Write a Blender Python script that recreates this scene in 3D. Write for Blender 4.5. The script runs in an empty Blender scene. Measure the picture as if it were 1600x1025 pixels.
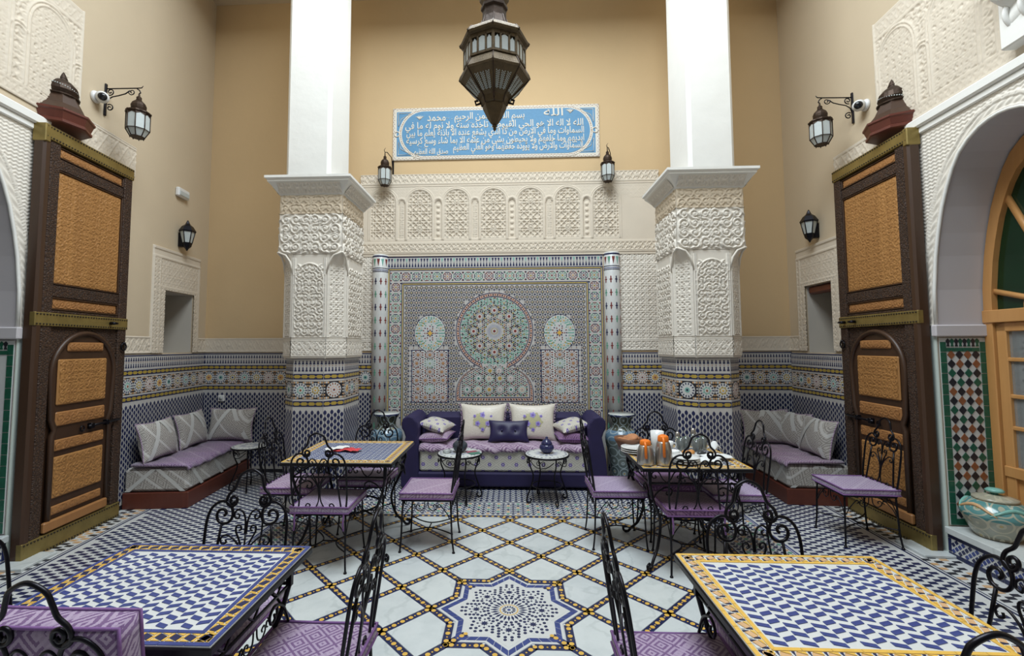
import bpy, bmesh, math, random
import numpy as np
from mathutils import Vector, Matrix
random.seed(7); np.random.seed(7)
PI = math.pi
SC = bpy.context.scene
COL = SC.collection
# ------------------------------------------------------------------ camera, light, exposure
F_PX, CXP, CYP = 715.0, 770.0, 498.0
YAW, PITCH, ROLL = math.radians(-2.42), math.radians(3.5), math.radians(-.18)
fw = Vector((math.sin(YAW)*math.cos(PITCH), math.cos(YAW)*math.cos(PITCH), math.sin(PITCH)))
r0 = Vector((math.cos(YAW), -math.sin(YAW), 0)); u0 = r0.cross(fw)
rt = math.cos(ROLL)*r0 + math.sin(ROLL)*u0; up = -math.sin(ROLL)*r0 + math.cos(ROLL)*u0
cam = bpy.data.cameras.new('camera'); cam.sensor_width = 36; cam.lens = 36*F_PX/1600
cam.shift_x = (800-CXP)/1600; cam.shift_y = (CYP-512.5)/1600; cam.clip_start = .02
co = bpy.data.objects.new('camera', cam); COL.objects.link(co); SC.camera = co
m3 = Matrix((rt, up, -fw)).transposed().to_4x4(); m3.translation = (0, 0, 1.65); co.matrix_world = m3
w = bpy.data.worlds.new('sky'); SC.world = w; w.use_nodes = True
w.node_tree.nodes['Background'].inputs[0].default_value = (.86, .93, 1, 1)
w.node_tree.nodes['Background'].inputs[1].default_value = .11
def area(name, loc, sx, sy, e, col, rot=(0, 0, 0)):
    l = bpy.data.lights.new(name, 'AREA'); l.shape = 'RECTANGLE'; l.size = sx; l.size_y = sy; l.energy = e; l.color = col
    o = bpy.data.objects.new(name, l); COL.objects.link(o); o.location = loc; o.rotation_euler = rot
    return o
area('skylight', (-.05, 2.3, 7.4), 3.0, 4.2, 500, (.86, .945, 1))
SC.view_settings.view_transform = 'Standard'; SC.view_settings.look = 'None'; SC.view_settings.gamma = 1
SC.view_settings.exposure = .2; SC.view_settings.use_curve_mapping = False
try: SC.cycles.max_bounces = 6; SC.cycles.use_denoising = True
except Exception: pass
# ------------------------------------------------------------------ helpers
def tag(o, label=None, cat=None, group=None, kind=None):
    for k, v in (('label', label), ('category', cat), ('group', group), ('kind', kind)):
        if v: o[k] = v
    return o
def empty(name, loc=(0, 0, 0), rz=0, label=None, cat=None, group=None, kind=None):
    o = bpy.data.objects.new(name, None); COL.objects.link(o); o.location = loc; o.rotation_euler = (0, 0, rz)
    o.empty_display_size = .05
    return tag(o, label, cat, group, kind)
def mkobj(name, me, parent=None, loc=None, rot=None):
    o = bpy.data.objects.new(name, me); COL.objects.link(o)
    if parent: o.parent = parent
    if loc: o.location = loc
    if rot: o.rotation_euler = rot
    return o
def kids(o): return [c for c in COL.objects if c.parent == o]
def copy_tree(root, loc, rz, label=None):
    r = root.copy(); COL.objects.link(r); r.location = loc; r.rotation_euler = (0, 0, rz)
    if label: r['label'] = label
    for ch in list(root.children):
        c = ch.copy(); COL.objects.link(c); c.parent = r
        for g in list(ch.children):
            d = g.copy(); COL.objects.link(d); d.parent = c
    return r
class MB:
    def __init__(s): s.v = []; s.f = []; s.m = []; s.s = []
    def add(s, vs, fs, mat=0, smooth=False):
        b = len(s.v); s.v.extend(tuple(x) for x in vs)
        for f in fs: s.f.append(tuple(b+i for i in f)); s.m.append(mat); s.s.append(smooth)
        return s
    def box(s, x0, x1, y0, y1, z0, z1, mat=0, T=None):
        vs = [(x, y, z) for z in (z0, z1) for y in (y0, y1) for x in (x0, x1)]
        if T: vs = [T(*p) for p in vs]
        return s.add(vs, [(0, 2, 3, 1), (4, 5, 7, 6), (0, 1, 5, 4), (2, 6, 7, 3), (0, 4, 6, 2), (1, 3, 7, 5)], mat)
    def bbox(s, x0, x1, y0, y1, z0, z1, b=.01, mat=0, T=None):
        # box with chamfered edges (24 vertices)
        X = (x0, x1); Y = (y0, y1); Z = (z0, z1); idx = {}; vs = []
        for i in (0, 1):
            for j in (0, 1):
                for k in (0, 1):
                    sx, sy, sz = (b, -b)[i], (b, -b)[j], (b, -b)[k]
                    for a, p in (('x', (X[i], Y[j]+sy, Z[k]+sz)), ('y', (X[i]+sx, Y[j], Z[k]+sz)), ('z', (X[i]+sx, Y[j]+sy, Z[k]))):
                        idx[(i, j, k, a)] = len(vs); vs.append(p)
        if T: vs = [T(*p) for p in vs]
        g = lambda i, j, k, a: idx[(i, j, k, a)]
        fs = []
        for i in (0, 1):
            fs.append((g(i, 0, 0, 'x'), g(i, 1, 0, 'x'), g(i, 1, 1, 'x'), g(i, 0, 1, 'x')))
            fs.append((g(0, i, 0, 'y'), g(1, i, 0, 'y'), g(1, i, 1, 'y'), g(0, i, 1, 'y')))
            fs.append((g(0, 0, i, 'z'), g(1, 0, i, 'z'), g(1, 1, i, 'z'), g(0, 1, i, 'z')))
            for j in (0, 1):
                fs.append((g(i, j, 0, 'x'), g(i, j, 1, 'x'), g(i, j, 1, 'y'), g(i, j, 0, 'y')))
                fs.append((g(i, 0, j, 'x'), g(i, 1, j, 'x'), g(i, 1, j, 'z'), g(i, 0, j, 'z')))
                fs.append((g(0, i, j, 'y'), g(1, i, j, 'y'), g(1, i, j, 'z'), g(0, i, j, 'z')))
                for k in (0, 1): fs.append((g(i, j, k, 'x'), g(i, j, k, 'y'), g(i, j, k, 'z')))
        return s.add(vs, fs, mat)
    def tube(s, pts, r, n=6, mat=0, closed=False, cap=True):
        P = [Vector(p) for p in pts]; N = len(P); vs = []
        R = r if hasattr(r, '__len__') else [r]*N
        nrm = None
        for i in range(N):
            a = P[(i-1) % N] if (closed or i > 0) else P[i]; c = P[(i+1) % N] if (closed or i < N-1) else P[i]
            t = c-a
            t = t.normalized() if t.length > 1e-9 else Vector((0, 0, 1))
            if nrm is None:
                nrm = t.orthogonal().normalized()
            nrm = nrm-t*nrm.dot(t)
            nrm = nrm.normalized() if nrm.length > 1e-6 else t.orthogonal().normalized()
            b = t.cross(nrm)
            for k in range(n):
                q = 2*PI*k/n
                vs.append(P[i]+(nrm*math.cos(q)+b*math.sin(q))*R[i])
        fs = []
        for i in range(N if closed else N-1):
            j = (i+1) % N
            for k in range(n): fs.append((i*n+k, i*n+(k+1) % n, j*n+(k+1) % n, j*n+k))
        if cap and not closed: fs += [tuple(range(n))[::-1], tuple((N-1)*n+k for k in range(n))]
        return s.add(vs, fs, mat, True)
    def lathe(s, prof, n=24, mat=0, c=(0, 0, 0), smooth=True, phase=0, cap=True):
        vs = []
        for r, z in prof:
            for k in range(n):
                q = phase+2*PI*k/n; vs.append((c[0]+r*math.cos(q), c[1]+r*math.sin(q), c[2]+z))
        fs = []
        for i in range(len(prof)-1):
            for k in range(n): fs.append((i*n+k, i*n+(k+1) % n, (i+1)*n+(k+1) % n, (i+1)*n+k))
        if cap:
            fs += [tuple(range(n))[::-1], tuple((len(prof)-1)*n+k for k in range(n))]
        return s.add(vs, fs, mat, smooth)
    def prism(s, poly, h0, h1, T, mat=0, bottom=False):
        n = len(poly); vs = [T(u, v, h1) for u, v in poly]+[T(u, v, h0) for u, v in poly]
        fs = [tuple(range(n))]+[(n+i, n+(i+1) % n, (i+1) % n, i) for i in range(n)]
        if bottom: fs.append(tuple(range(2*n-1, n-1, -1)))
        return s.add(vs, fs, mat)
    def mesh(s, name, mats):
        me = bpy.data.meshes.new(name); me.from_pydata(s.v, [], s.f)
        for m in (mats if isinstance(mats, (list, tuple)) else [mats]): me.materials.append(m)
        me.polygons.foreach_set('material_index', s.m); me.polygons.foreach_set('use_smooth', s.s); me.update()
        return me
    def build(s, name, mats, parent=None, loc=None, rot=None, fix=False):
        me = s.mesh(name, mats)
        if fix:
            bm = bmesh.new(); bm.from_mesh(me); bmesh.ops.recalc_face_normals(bm, faces=bm.faces); bm.to_mesh(me); bm.free()
        return mkobj(name, me, parent, loc, rot)
def frame(o, eu, ev=(0, 0, 1), en=None):
    o = Vector(o); eu = Vector(eu).normalized(); ev = Vector(ev).normalized()
    en = Vector(en).normalized() if en else eu.cross(ev)
    return lambda u, v, h=0: o+eu*u+ev*v+en*h
def grid_mesh(name, U, V, H, T, mat, keep=None, smooth=True):
    """height field: U,V 1-D axes, H heights [len(V),len(U)] in metres over frame T (affine)"""
    o = np.array(T(0, 0, 0)); eu = np.array(T(1, 0, 0))-o; ev = np.array(T(0, 1, 0))-o; en = np.array(T(0, 0, 1))-o
    uu, vv = np.meshgrid(U, V)
    P = o+uu[..., None]*eu+vv[..., None]*ev+H[..., None]*en
    nu, nv = len(U), len(V)
    i = np.arange(nv-1)[:, None]*nu+np.arange(nu-1)[None]
    q = np.stack([i, i+1, i+nu+1, i+nu], -1)
    if np.dot(np.cross(eu, ev), en) < 0: q = q[..., ::-1]
    if keep is not None: q = q[keep[:-1, :-1] & keep[1:, 1:] & keep[:-1, 1:] & keep[1:, :-1]]
    q = q.reshape(-1, 4)
    me = bpy.data.meshes.new(name); me.vertices.add(nu*nv); me.vertices.foreach_set('co', P.reshape(-1).astype(np.float32))
    me.loops.add(q.size); me.loops.foreach_set('vertex_index', q.reshape(-1).astype(np.int32))
    me.polygons.add(len(q)); me.polygons.foreach_set('loop_start', np.arange(0, q.size, 4, dtype=np.int32))
    me.update(calc_edges=True); me.validate()
    me.polygons.foreach_set('use_smooth', np.full(len(me.polygons), smooth)); me.materials.append(mat)
    return me
# ------------------------------------------------------------------ materials
class NT:
    def __init__(s, name):
        s.m = bpy.data.materials.new(name); s.m.use_nodes = True; s.t = s.m.node_tree; s.b = s.t.nodes['Principled BSDF']
    def n(s, typ, **kw):
        x = s.t.nodes.new(typ)
        for k, v in kw.items(): setattr(x, k, v)
        return x
    def l(s, a, b): s.t.links.new(a, b)
    def math(s, op, a, b=None, c=None):
        x = s.n('ShaderNodeMath', operation=op)
        for i, q in enumerate((a, b, c)):
            if q is None: continue
            if isinstance(q, (int, float)): x.inputs[i].default_value = q
            else: s.l(q, x.inputs[i])
        return x.outputs[0]
    def co(s, scale=(1, 1, 1), rot=(0, 0, 0), kind='Object'):
        c = s.n('ShaderNodeTexCoord'); mp = s.n('ShaderNodeMapping'); mp.inputs['Scale'].default_value = scale; mp.inputs['Rotation'].default_value = rot
        s.l(c.outputs[kind], mp.inputs[0]); return mp.outputs[0]
    def xyz(s, v):
        x = s.n('ShaderNodeSeparateXYZ'); s.l(v, x.inputs[0]); return x.outputs
    def noise(s, v, scale, detail=4, rough=.55):
        x = s.n('ShaderNodeTexNoise'); x.inputs['Scale'].default_value = scale; x.inputs['Detail'].default_value = detail; x.inputs['Roughness'].default_value = rough
        s.l(v, x.inputs[0]); return x.outputs[0]
    def ramp(s, f, stops, mode='LINEAR'):
        x = s.n('ShaderNodeValToRGB'); x.color_ramp.interpolation = mode; e = x.color_ramp.elements
        while len(e) < len(stops): e.new(.5)
        for q, (p, c) in zip(e, stops): q.position = p; q.color = (*c, 1)
        s.l(f, x.inputs[0]); return x.outputs[0]
    def mix(s, f, a, b, typ='MIX'):
        x = s.n('ShaderNodeMix', data_type='RGBA', blend_type=typ)
        for i, q in ((0, f), (6, a), (7, b)):
            if isinstance(q, (int, float)): x.inputs[i].default_value = q
            elif isinstance(q, tuple): x.inputs[i].default_value = (*q, 1)
            else: s.l(q, x.inputs[i])
        return x.outputs[2]
    def bump(s, h, d=.002, st=1.0):
        x = s.n('ShaderNodeBump'); x.inputs['Distance'].default_value = d; x.inputs['Strength'].default_value = st
        s.l(h, x.inputs['Height']); s.l(x.outputs[0], s.b.inputs['Normal'])
    def fin(s, col=None, rough=.5, metal=0, spec=.5):
        if isinstance(col, tuple): s.b.inputs['Base Color'].default_value = (*col, 1)
        elif col is not None: s.l(col, s.b.inputs['Base Color'])
        s.b.inputs['Roughness'].default_value = rough; s.b.inputs['Metallic'].default_value = metal
        s.b.inputs['Specular IOR Level'].default_value = spec
        return s.m
def pm(name, col, rough=.5, metal=0, var=.12, scale=18, bump=0, spec=.5, bscale=None):
    t = NT(name); v = t.co(); f = t.noise(v, scale)
    c = t.mix(f, tuple(max(0, x*(1-var)) for x in col), tuple(min(1, x*(1+var)) for x in col))
    if bump: t.bump(t.noise(v, bscale or scale*3), bump)
    return t.fin(c, rough, metal, spec)
M = {}
M['tan'] = pm('tan_plaster', (.63, .455, .255), .85, var=.05, scale=1.6, bump=.004, bscale=5)
M['cream'] = pm('cream_plaster', (.58, .475, .335), .85, var=.04, scale=1.6, bump=.003, bscale=5)
M['white'] = pm('white_plaster', (.82, .81, .77), .8, var=.03, scale=3, bump=.006, bscale=4)
M['grey'] = pm('lilac_grey_plaster', (.56, .53, .545), .8, var=.03, scale=3)
M['niche'] = pm('niche_plaster', (.50, .46, .40), .85, var=.05, scale=2)
M['stucco'] = pm('carved_stucco', (.67, .59, .48), .8, var=.05, scale=6)
M['stuccow'] = pm('white_carved_stucco', (.75, .70, .62), .75, var=.05, scale=6)
M['mint'] = pm('pale_mint_paint', (.60, .68, .63), .7, var=.04)
M['grout'] = pm('pale_grout', (.52, .53, .52), .6, var=.12, scale=40)
M['wgl'] = pm('white_glaze', (.60, .61, .60), .3, var=.07, scale=30)
M['nav'] = pm('navy_glaze', (.017, .023, .078), .3, var=.45, scale=22)
M['blu'] = pm('blue_glaze', (.04, .06, .21), .3, var=.4, scale=22)
M['blk'] = pm('black_glaze', (.018, .018, .026), .28, var=.4)
M['yel'] = pm('ochre_glaze', (.70, .43, .085), .3, var=.22, scale=30)
M['dye'] = pm('olive_ochre_glaze', (.42, .30, .055), .3, var=.3, scale=30)
M['grn'] = pm('green_glaze', (.12, .33, .23), .3, var=.3, scale=30)
M['dgr'] = pm('dark_green_glaze', (.015, .10, .06), .25, var=.4, scale=30)
M['tea'] = pm('teal_glaze', (.20, .44, .38), .3, var=.25, scale=30)
M['red'] = pm('oxblood_glaze', (.20, .04, .035), .3, var=.35, scale=30)
M['brn'] = pm('brown_glaze', (.26, .095, .04), .3, var=.3, scale=30)
M['org'] = pm('apricot_glaze', (.60, .37, .19), .3, var=.2, scale=30)
M['pnk'] = pm('pink_glaze', (.62, .44, .38), .3, var=.2, scale=30)
M['gry'] = pm('grey_blue_glaze', (.34, .36, .44), .3, var=.2, scale=30)
M['dgy'] = pm('lilac_white_glaze', (.52, .505, .485), .35, var=.1, scale=30)
ZM = ['dgy', 'wgl', 'nav', 'blu', 'blk', 'yel', 'dye', 'grn', 'dgr', 'tea', 'red', 'brn', 'org', 'pnk', 'gry', 'grout']
ZI = {k: i for i, k in enumerate(ZM)}; ZMATS = [M[k] for k in ZM]
def marble():
    t = NT('white_marble'); v = t.co(kind='Object')
    g = t.n('ShaderNodeNewGeometry')
    n1 = t.noise(g.outputs['Position'], 3.2, 8, .65)
    wv = t.n('ShaderNodeTexWave'); wv.inputs['Scale'].default_value = .9; wv.inputs['Distortion'].default_value = 14; wv.inputs['Detail'].default_value = 6; wv.inputs['Detail Scale'].default_value = 2.2
    t.l(g.outputs['Position'], wv.inputs[0])
    c = t.ramp(n1, [(.3, (.53, .57, .575)), (.55, (.63, .665, .665)), (.8, (.57, .61, .615))])
    vn = t.ramp(wv.outputs[1], [(0, (.60, .63, .63)), (.08, (1, 1, 1)), (1, (1, 1, 1))])
    c = t.mix(.28, c, vn, 'MULTIPLY')
    oi = t.n('ShaderNodeObjectInfo'); sh = t.ramp(oi.outputs['Random'], [(0, (.93, .94, .95)), (1, (1, 1, .985))])
    return t.fin(t.mix(1, c, sh, 'MULTIPLY'), .22, 0, .5)
M['marble'] = marble()
M['iron'] = pm('wrought_iron', (.012, .011, .015), .32, .7, var=.3, scale=40)
M['lantern'] = pm('aged_lantern_metal', (.05, .031, .021), .5, .65, var=.5, scale=16, bump=.002)
M['brass'] = pm('aged_brass', (.27, .20, .065), .45, .55, var=.45, scale=9, bump=.002)
M['bronze'] = pm('antique_bronze', (.095, .066, .034), .45, .6, var=.5, scale=22, bump=.004, bscale=120)
M['frost'] = pm('frosted_glass', (.50, .54, .53), .45, 0, var=.1, scale=30)
def wood(name, dark, light, carve=0, rough=.5, grain=(1, 1, .07), cs=34):
    t = NT(name); v = t.co(grain); n1 = t.noise(v, 26, 6, .6); n2 = t.noise(t.co((1, 1, .03)), 9, 2)
    c = t.mix(t.math('ADD', t.math('MULTIPLY', n1, .45), t.math('MULTIPLY', n2, .55)), dark, light)
    if carve:
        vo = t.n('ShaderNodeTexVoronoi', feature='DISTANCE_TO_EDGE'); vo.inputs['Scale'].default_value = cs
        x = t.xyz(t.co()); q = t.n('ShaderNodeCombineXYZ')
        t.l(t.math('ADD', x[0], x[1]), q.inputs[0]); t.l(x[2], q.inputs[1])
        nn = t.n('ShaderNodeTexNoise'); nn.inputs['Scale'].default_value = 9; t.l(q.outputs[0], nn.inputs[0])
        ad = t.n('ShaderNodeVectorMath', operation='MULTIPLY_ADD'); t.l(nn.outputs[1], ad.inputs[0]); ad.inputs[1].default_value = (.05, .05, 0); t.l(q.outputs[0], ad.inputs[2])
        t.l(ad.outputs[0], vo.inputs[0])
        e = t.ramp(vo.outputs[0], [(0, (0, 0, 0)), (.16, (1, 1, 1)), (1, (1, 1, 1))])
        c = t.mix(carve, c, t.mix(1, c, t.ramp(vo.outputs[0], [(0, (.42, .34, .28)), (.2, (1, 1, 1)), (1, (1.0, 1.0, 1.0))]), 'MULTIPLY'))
        t.bump(e, .006, .9)
    else: t.bump(n1, .002, .5)
    return t.fin(c, rough)
M['wdark'] = wood('dark_carved_wood', (.028, .013, .007), (.09, .042, .019), .8, .7, cs=46)
M['wplain'] = wood('dark_walnut_wood', (.028, .013, .007), (.075, .035, .017), 0, .45)
M['wpanel'] = wood('honey_carved_wood', (.24, .105, .030), (.50, .25, .08), 0, .5, (1.0, 1.0, .04))
M['wfine'] = wood('honey_wood_band', (.25, .105, .034), (.43, .205, .07), 0, .5, (1, 1, .05))
M['wred'] = wood('mahogany_wood', (.07, .016, .011), (.17, .045, .026), 0, .38, (1, .1, 1))
M['wpine'] = wood('oiled_pine_wood', (.42, .19, .055), (.62, .33, .12), 0, .4)
def fabric(name, a, b, per=.06, rough=.75, sheen=.3, th=.5, line=None):
    """woven lozenge brocade: concentric diamonds in two tones"""
    t = NT(name); x = t.xyz(t.co())
    def tri(s, k):
        return t.math('PINGPONG', t.math('MULTIPLY', s, 1/per), k)
    s1 = t.math('ADD', x[0], t.math('MULTIPLY', x[2], .6)); s2 = t.math('ADD', x[1], t.math('MULTIPLY', x[2], .8))
    d = t.math('ADD', tri(s1, 1), tri(s2, 1))
    r = t.math('PINGPONG', t.math('MULTIPLY', d, 4.0), 1)
    v2 = t.noise(t.co(), 260, 2)
    f = t.math('GREATER_THAN', t.math('ADD', r, t.math('MULTIPLY', t.math('SUBTRACT', v2, .5), .9)), th)
    c = t.mix(f, a, b)
    big = t.math('PINGPONG', t.math('MULTIPLY', t.math('ADD', s1, s2), 1/(per*3.1)), 1)
    c = t.mix(t.math('MULTIPLY', t.math('LESS_THAN', big, .11), .75), c, line or b)
    t.bump(t.noise(t.co(), 420, 2), .0012, .6)
    t.b.inputs['Sheen Weight'].default_value = sheen
    return t.fin(c, rough, 0, .3)
M['purple'] = fabric('purple_brocade', (.16, .085, .20), (.38, .29, .41), .05)
M['plum'] = fabric('deep_plum_brocade', (.12, .05, .135), (.27, .15, .28), .05)
M['lav'] = fabric('lavender_brocade', (.29, .21, .35), (.44, .37, .49), .045)
M['mauve'] = fabric('mauve_brocade', (.26, .155, .27), (.46, .36, .46), .055)
M['cover'] = fabric('mauve_quilted_cover', (.20, .11, .215), (.47, .37, .47), .085)
M['piping'] = pm('purple_piping', (.19, .09, .25), .8, var=.25, scale=120)
M['silver'] = fabric('silver_damask', (.30, .275, .255), (.50, .475, .44), .055, .4, .2, .5, (.66, .65, .63))
M['velvet'] = pm('navy_velvet', (.014, .009, .055), .75, var=.3, scale=9)
M['velvet'].node_tree.nodes['Principled BSDF'].inputs['Sheen Weight'].default_value = .08
M['velvet'].node_tree.nodes['Principled BSDF'].inputs['Sheen Tint'].default_value = (.25, .2, .6, 1)
M['satin'] = pm('navy_satin', (.014, .010, .058), .48, var=.3, scale=14)
def floral(name, base, per=.155, ax=2):
    t = NT(name); x = t.xyz(t.co()); x = (x[0], x[1], x[ax])
    def cell(a, s): return t.math('SUBTRACT', t.math('FRACT', t.math('MULTIPLY', a, 1/s)), .5)
    row = t.math('FLOOR', t.math('MULTIPLY', x[2], 1/(per*.53)))
    cx = cell(t.math('ADD', x[0], t.math('MULTIPLY', t.math('MODULO', row, 2), per*.5)), per); cz = t.math('MULTIPLY', cell(x[2], per*.53), .53)
    rr = t.math('SQRT', t.math('ADD', t.math('MULTIPLY', cx, cx), t.math('MULTIPLY', cz, cz)))
    ang = t.math('ARCTAN2', cz, cx); pet = t.math('ADD', .145, t.math('MULTIPLY', t.math('COSINE', t.math('MULTIPLY', ang, 6)), .025))
    fl = t.math('LESS_THAN', rr, pet); core = t.math('LESS_THAN', rr, .05)
    dia = t.math('PINGPONG', t.math('MULTIPLY', t.math('ADD', t.math('ABSOLUTE', cx), t.math('MULTIPLY', t.math('ABSOLUTE', cz), 1.4)), 8), 1)
    c = t.mix(t.math('GREATER_THAN', dia, .62), base, tuple(q*.78 for q in base))
    c = t.mix(fl, c, (.17, .12, .36)); c = t.mix(core, c, (.5, .48, .6))
    t.bump(t.noise(t.co(), 300, 2), .001, .5)
    return t.fin(c, .5, 0, .35)
M['floral'] = floral('floral_brocade', (.60, .58, .52))
M['cushfl'] = floral('cream_floral_brocade', (.60, .57, .50), .12, 1)
M['cushbg'] = pm('cream_satin', (.66, .61, .53), .38, var=.1, scale=10, bump=.003, bscale=60)
# ------------------------------------------------------------------ frames of the room
LF = frame((-3.88, 3.4, 0), (-.109, 1, 0), (0, 0, 1), (1, .109, 0))
RF = frame((3.41, 3.4, 0), (.064, 1, 0), (0, 0, 1), (-1, .064, 0))
BY = 6.05
BF = frame((0, BY, 0), (1, 0, 0), (0, 0, 1), (0, -1, 0))
ARCH = [(1.8, 0), (2.1, .008), (2.37, .04), (2.55, .075), (2.75, .125), (2.9, .18), (3.02, .235), (3.12, .30), (3.19, .38), (3.24, .47), (3.262, .55), (3.268, .62)]
def arch_curve(se):
    a = [(se-d, z) for z, d in ARCH]; ap = se-.62
    return [(se, 0)]+a+[(2*ap-s, z) for s, z in a[::-1][1:]]+[(2*ap-se, 0)]
def side_wall(name, T, se, win, mats):
    mb = MB(); s0, s1, z0, z1 = win; zt = 8.3; far = 2.9
    B = lambda a, b, c, d, h0=-.5, h1=0, m=0: mb.box(a, b, c, d, h0, h1, m, lambda u, v, h: T(u, v, h))
    B(se, s0, 0, zt); B(s1, far, 0, zt); B(s0, s1, 0, z0); B(s0, s1, z1, zt)
    B(s0-.05, s1+.05, z0-.05, z1+.05, -.56, -.5, 2)
    B(-3.6, se, 3.3, zt)
    cv = arch_curve(se); B(-3.6, cv[-1][0], 0, 3.3)
    for (a, za), (b, zb) in zip(cv[:-1], cv[1:]):
        if abs(a-b) > 1e-4:
            for h in (0, -.5): mb.add([T(a, za, h), T(b, zb, h), T(b, 3.3, h), T(a, 3.3, h)], [(0, 1, 2, 3)], 0)
        mb.add([T(a, za, .001), T(b, zb, .001), T(b, zb, -.5), T(a, za, -.5)], [(0, 1, 2, 3)], 1, abs(a-b) > 1e-4)
    # niche reveals
    for q in ([(s0+.001, z0), (s0+.001, z1)], [(s1-.001, z0), (s1-.001, z1)], [(s0, z0+.001), (s1, z0+.001)], [(s0, z1-.001), (s1, z1-.001)]):
        (a, za), (b, zb) = q
        mb.add([T(a, za, 0), T(b, zb, 0), T(b, zb, -.5), T(a, za, -.5)], [(0, 1, 2, 3)], 2)
    return tag(mb.build(name, mats, fix=False), kind='structure')
wall_l = side_wall('wall_left', LF, .03, (1.77, 2.34, 1.59, 2.32), [M['cream'], M['grey'], M['niche']])
wall_r = side_wall('wall_right', RF, .46, (1.75, 2.25, 1.57, 2.36), [M['cream'], M['grey'], M['niche']])
mb = MB().box(-4.75, 4.2, BY, BY+.25, 0, 6.6); wall_b = tag(mb.build('wall_back', [M['tan']]), kind='structure')
mb = MB().box(-4.75, 4.2, 4.62, 6.3, 6.5, 6.62); tag(mb.build('ceiling', [M['cream']]), kind='structure')
mb = MB().box(-4.75, 4.2, 4.62, 5.05, 6.45, 8.3); tag(mb.build('wall_gallery', [M['white']]), kind='structure')
mb = MB().box(-4.9, 4.6, -1.5, 6.3, -.15, 0); floor = tag(mb.build('floor', [M['wgl']]), kind='structure')
# ------------------------------------------------------------------ mosaic pattern library (flat glazed pieces with edges)
class PS(MB):
    def __init__(s, T): super().__init__(); s.T = T
    def p(s, poly, c, h0=.0, h1=.002): s.prism(poly, h0, h1, s.T, ZI[c]); return s
    def rect(s, a, b, c, d, col, h0=0, h1=.002): return s.p([(a, c), (b, c), (b, d), (a, d)], col, h0, h1)
    def ngon(s, x, y, r, n, col, h0=0, h1=.002, ph=0, sy=1):
        return s.p([(x+r*math.cos(ph+2*PI*k/n), y+sy*r*math.sin(ph+2*PI*k/n)) for k in range(n)], col, h0, h1)
    def star(s, x, y, R, r, n, col, h0=0, h1=.002, ph=0):
        return s.p([(x+(R if k % 2 == 0 else r)*math.cos(ph+PI*k/n), y+(R if k % 2 == 0 else r)*math.sin(ph+PI*k/n)) for k in range(2*n)], col, h0, h1)
    def petals(s, x, y, r0_, r1_, wd, n, col, h0=0, h1=.002, ph=0, clip=None):
        for k in range(n):
            a = ph+2*PI*k/n; ca, sa = math.cos(a), math.sin(a); rm = (r0_+r1_)/2
            q = [(r0_, 0), (rm, -wd), (r1_, 0), (rm, wd)]
            if clip and not clip(x+rm*ca, y+rm*sa): continue
            s.p([(x+u*ca-v*sa, y+u*sa+v*ca) for u, v in q], col[k % len(col)] if isinstance(col, (list, tuple)) else col, h0, h1)
        return s
    def rosette(s, x, y, r, cols, n=12, h=.002, ring='wgl', bg=None):
        e = .0012
        if bg: s.ngon(x, y, r*1.02, 16, bg, h-.001, h)
        if ring: s.ngon(x, y, r, 16, ring, h, h+e)
        s.petals(x, y, r*.62, r*.97, r*.105, n, cols[0], h+e, h+2*e)
        s.star(x, y, r*.60, r*.40, n//2, cols[1], h+e, h+2*e)
        s.ngon(x, y, r*.34, 8, cols[2], h+2*e, h+3*e); s.ngon(x, y, r*.15, 8, cols[3], h+3*e, h+4*e)
        return s
def loz(x, y, wd, ht): return [(x, y-ht/2), (x+wd/2, y-ht*.18), (x+wd/2, y+ht*.18), (x, y+ht/2), (x-wd/2, y+ht*.18), (x-wd/2, y-ht*.18)]
ROSC = [('nav', 'tea', 'wgl', 'brn'), ('nav', 'dye', 'wgl', 'yel'), ('brn', 'pnk', 'wgl', 'red'), ('nav', 'yel', 'org', 'brn'), ('nav', 'wgl', 'tea', 'nav'), ('brn', 'dye', 'wgl', 'nav')]
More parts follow.
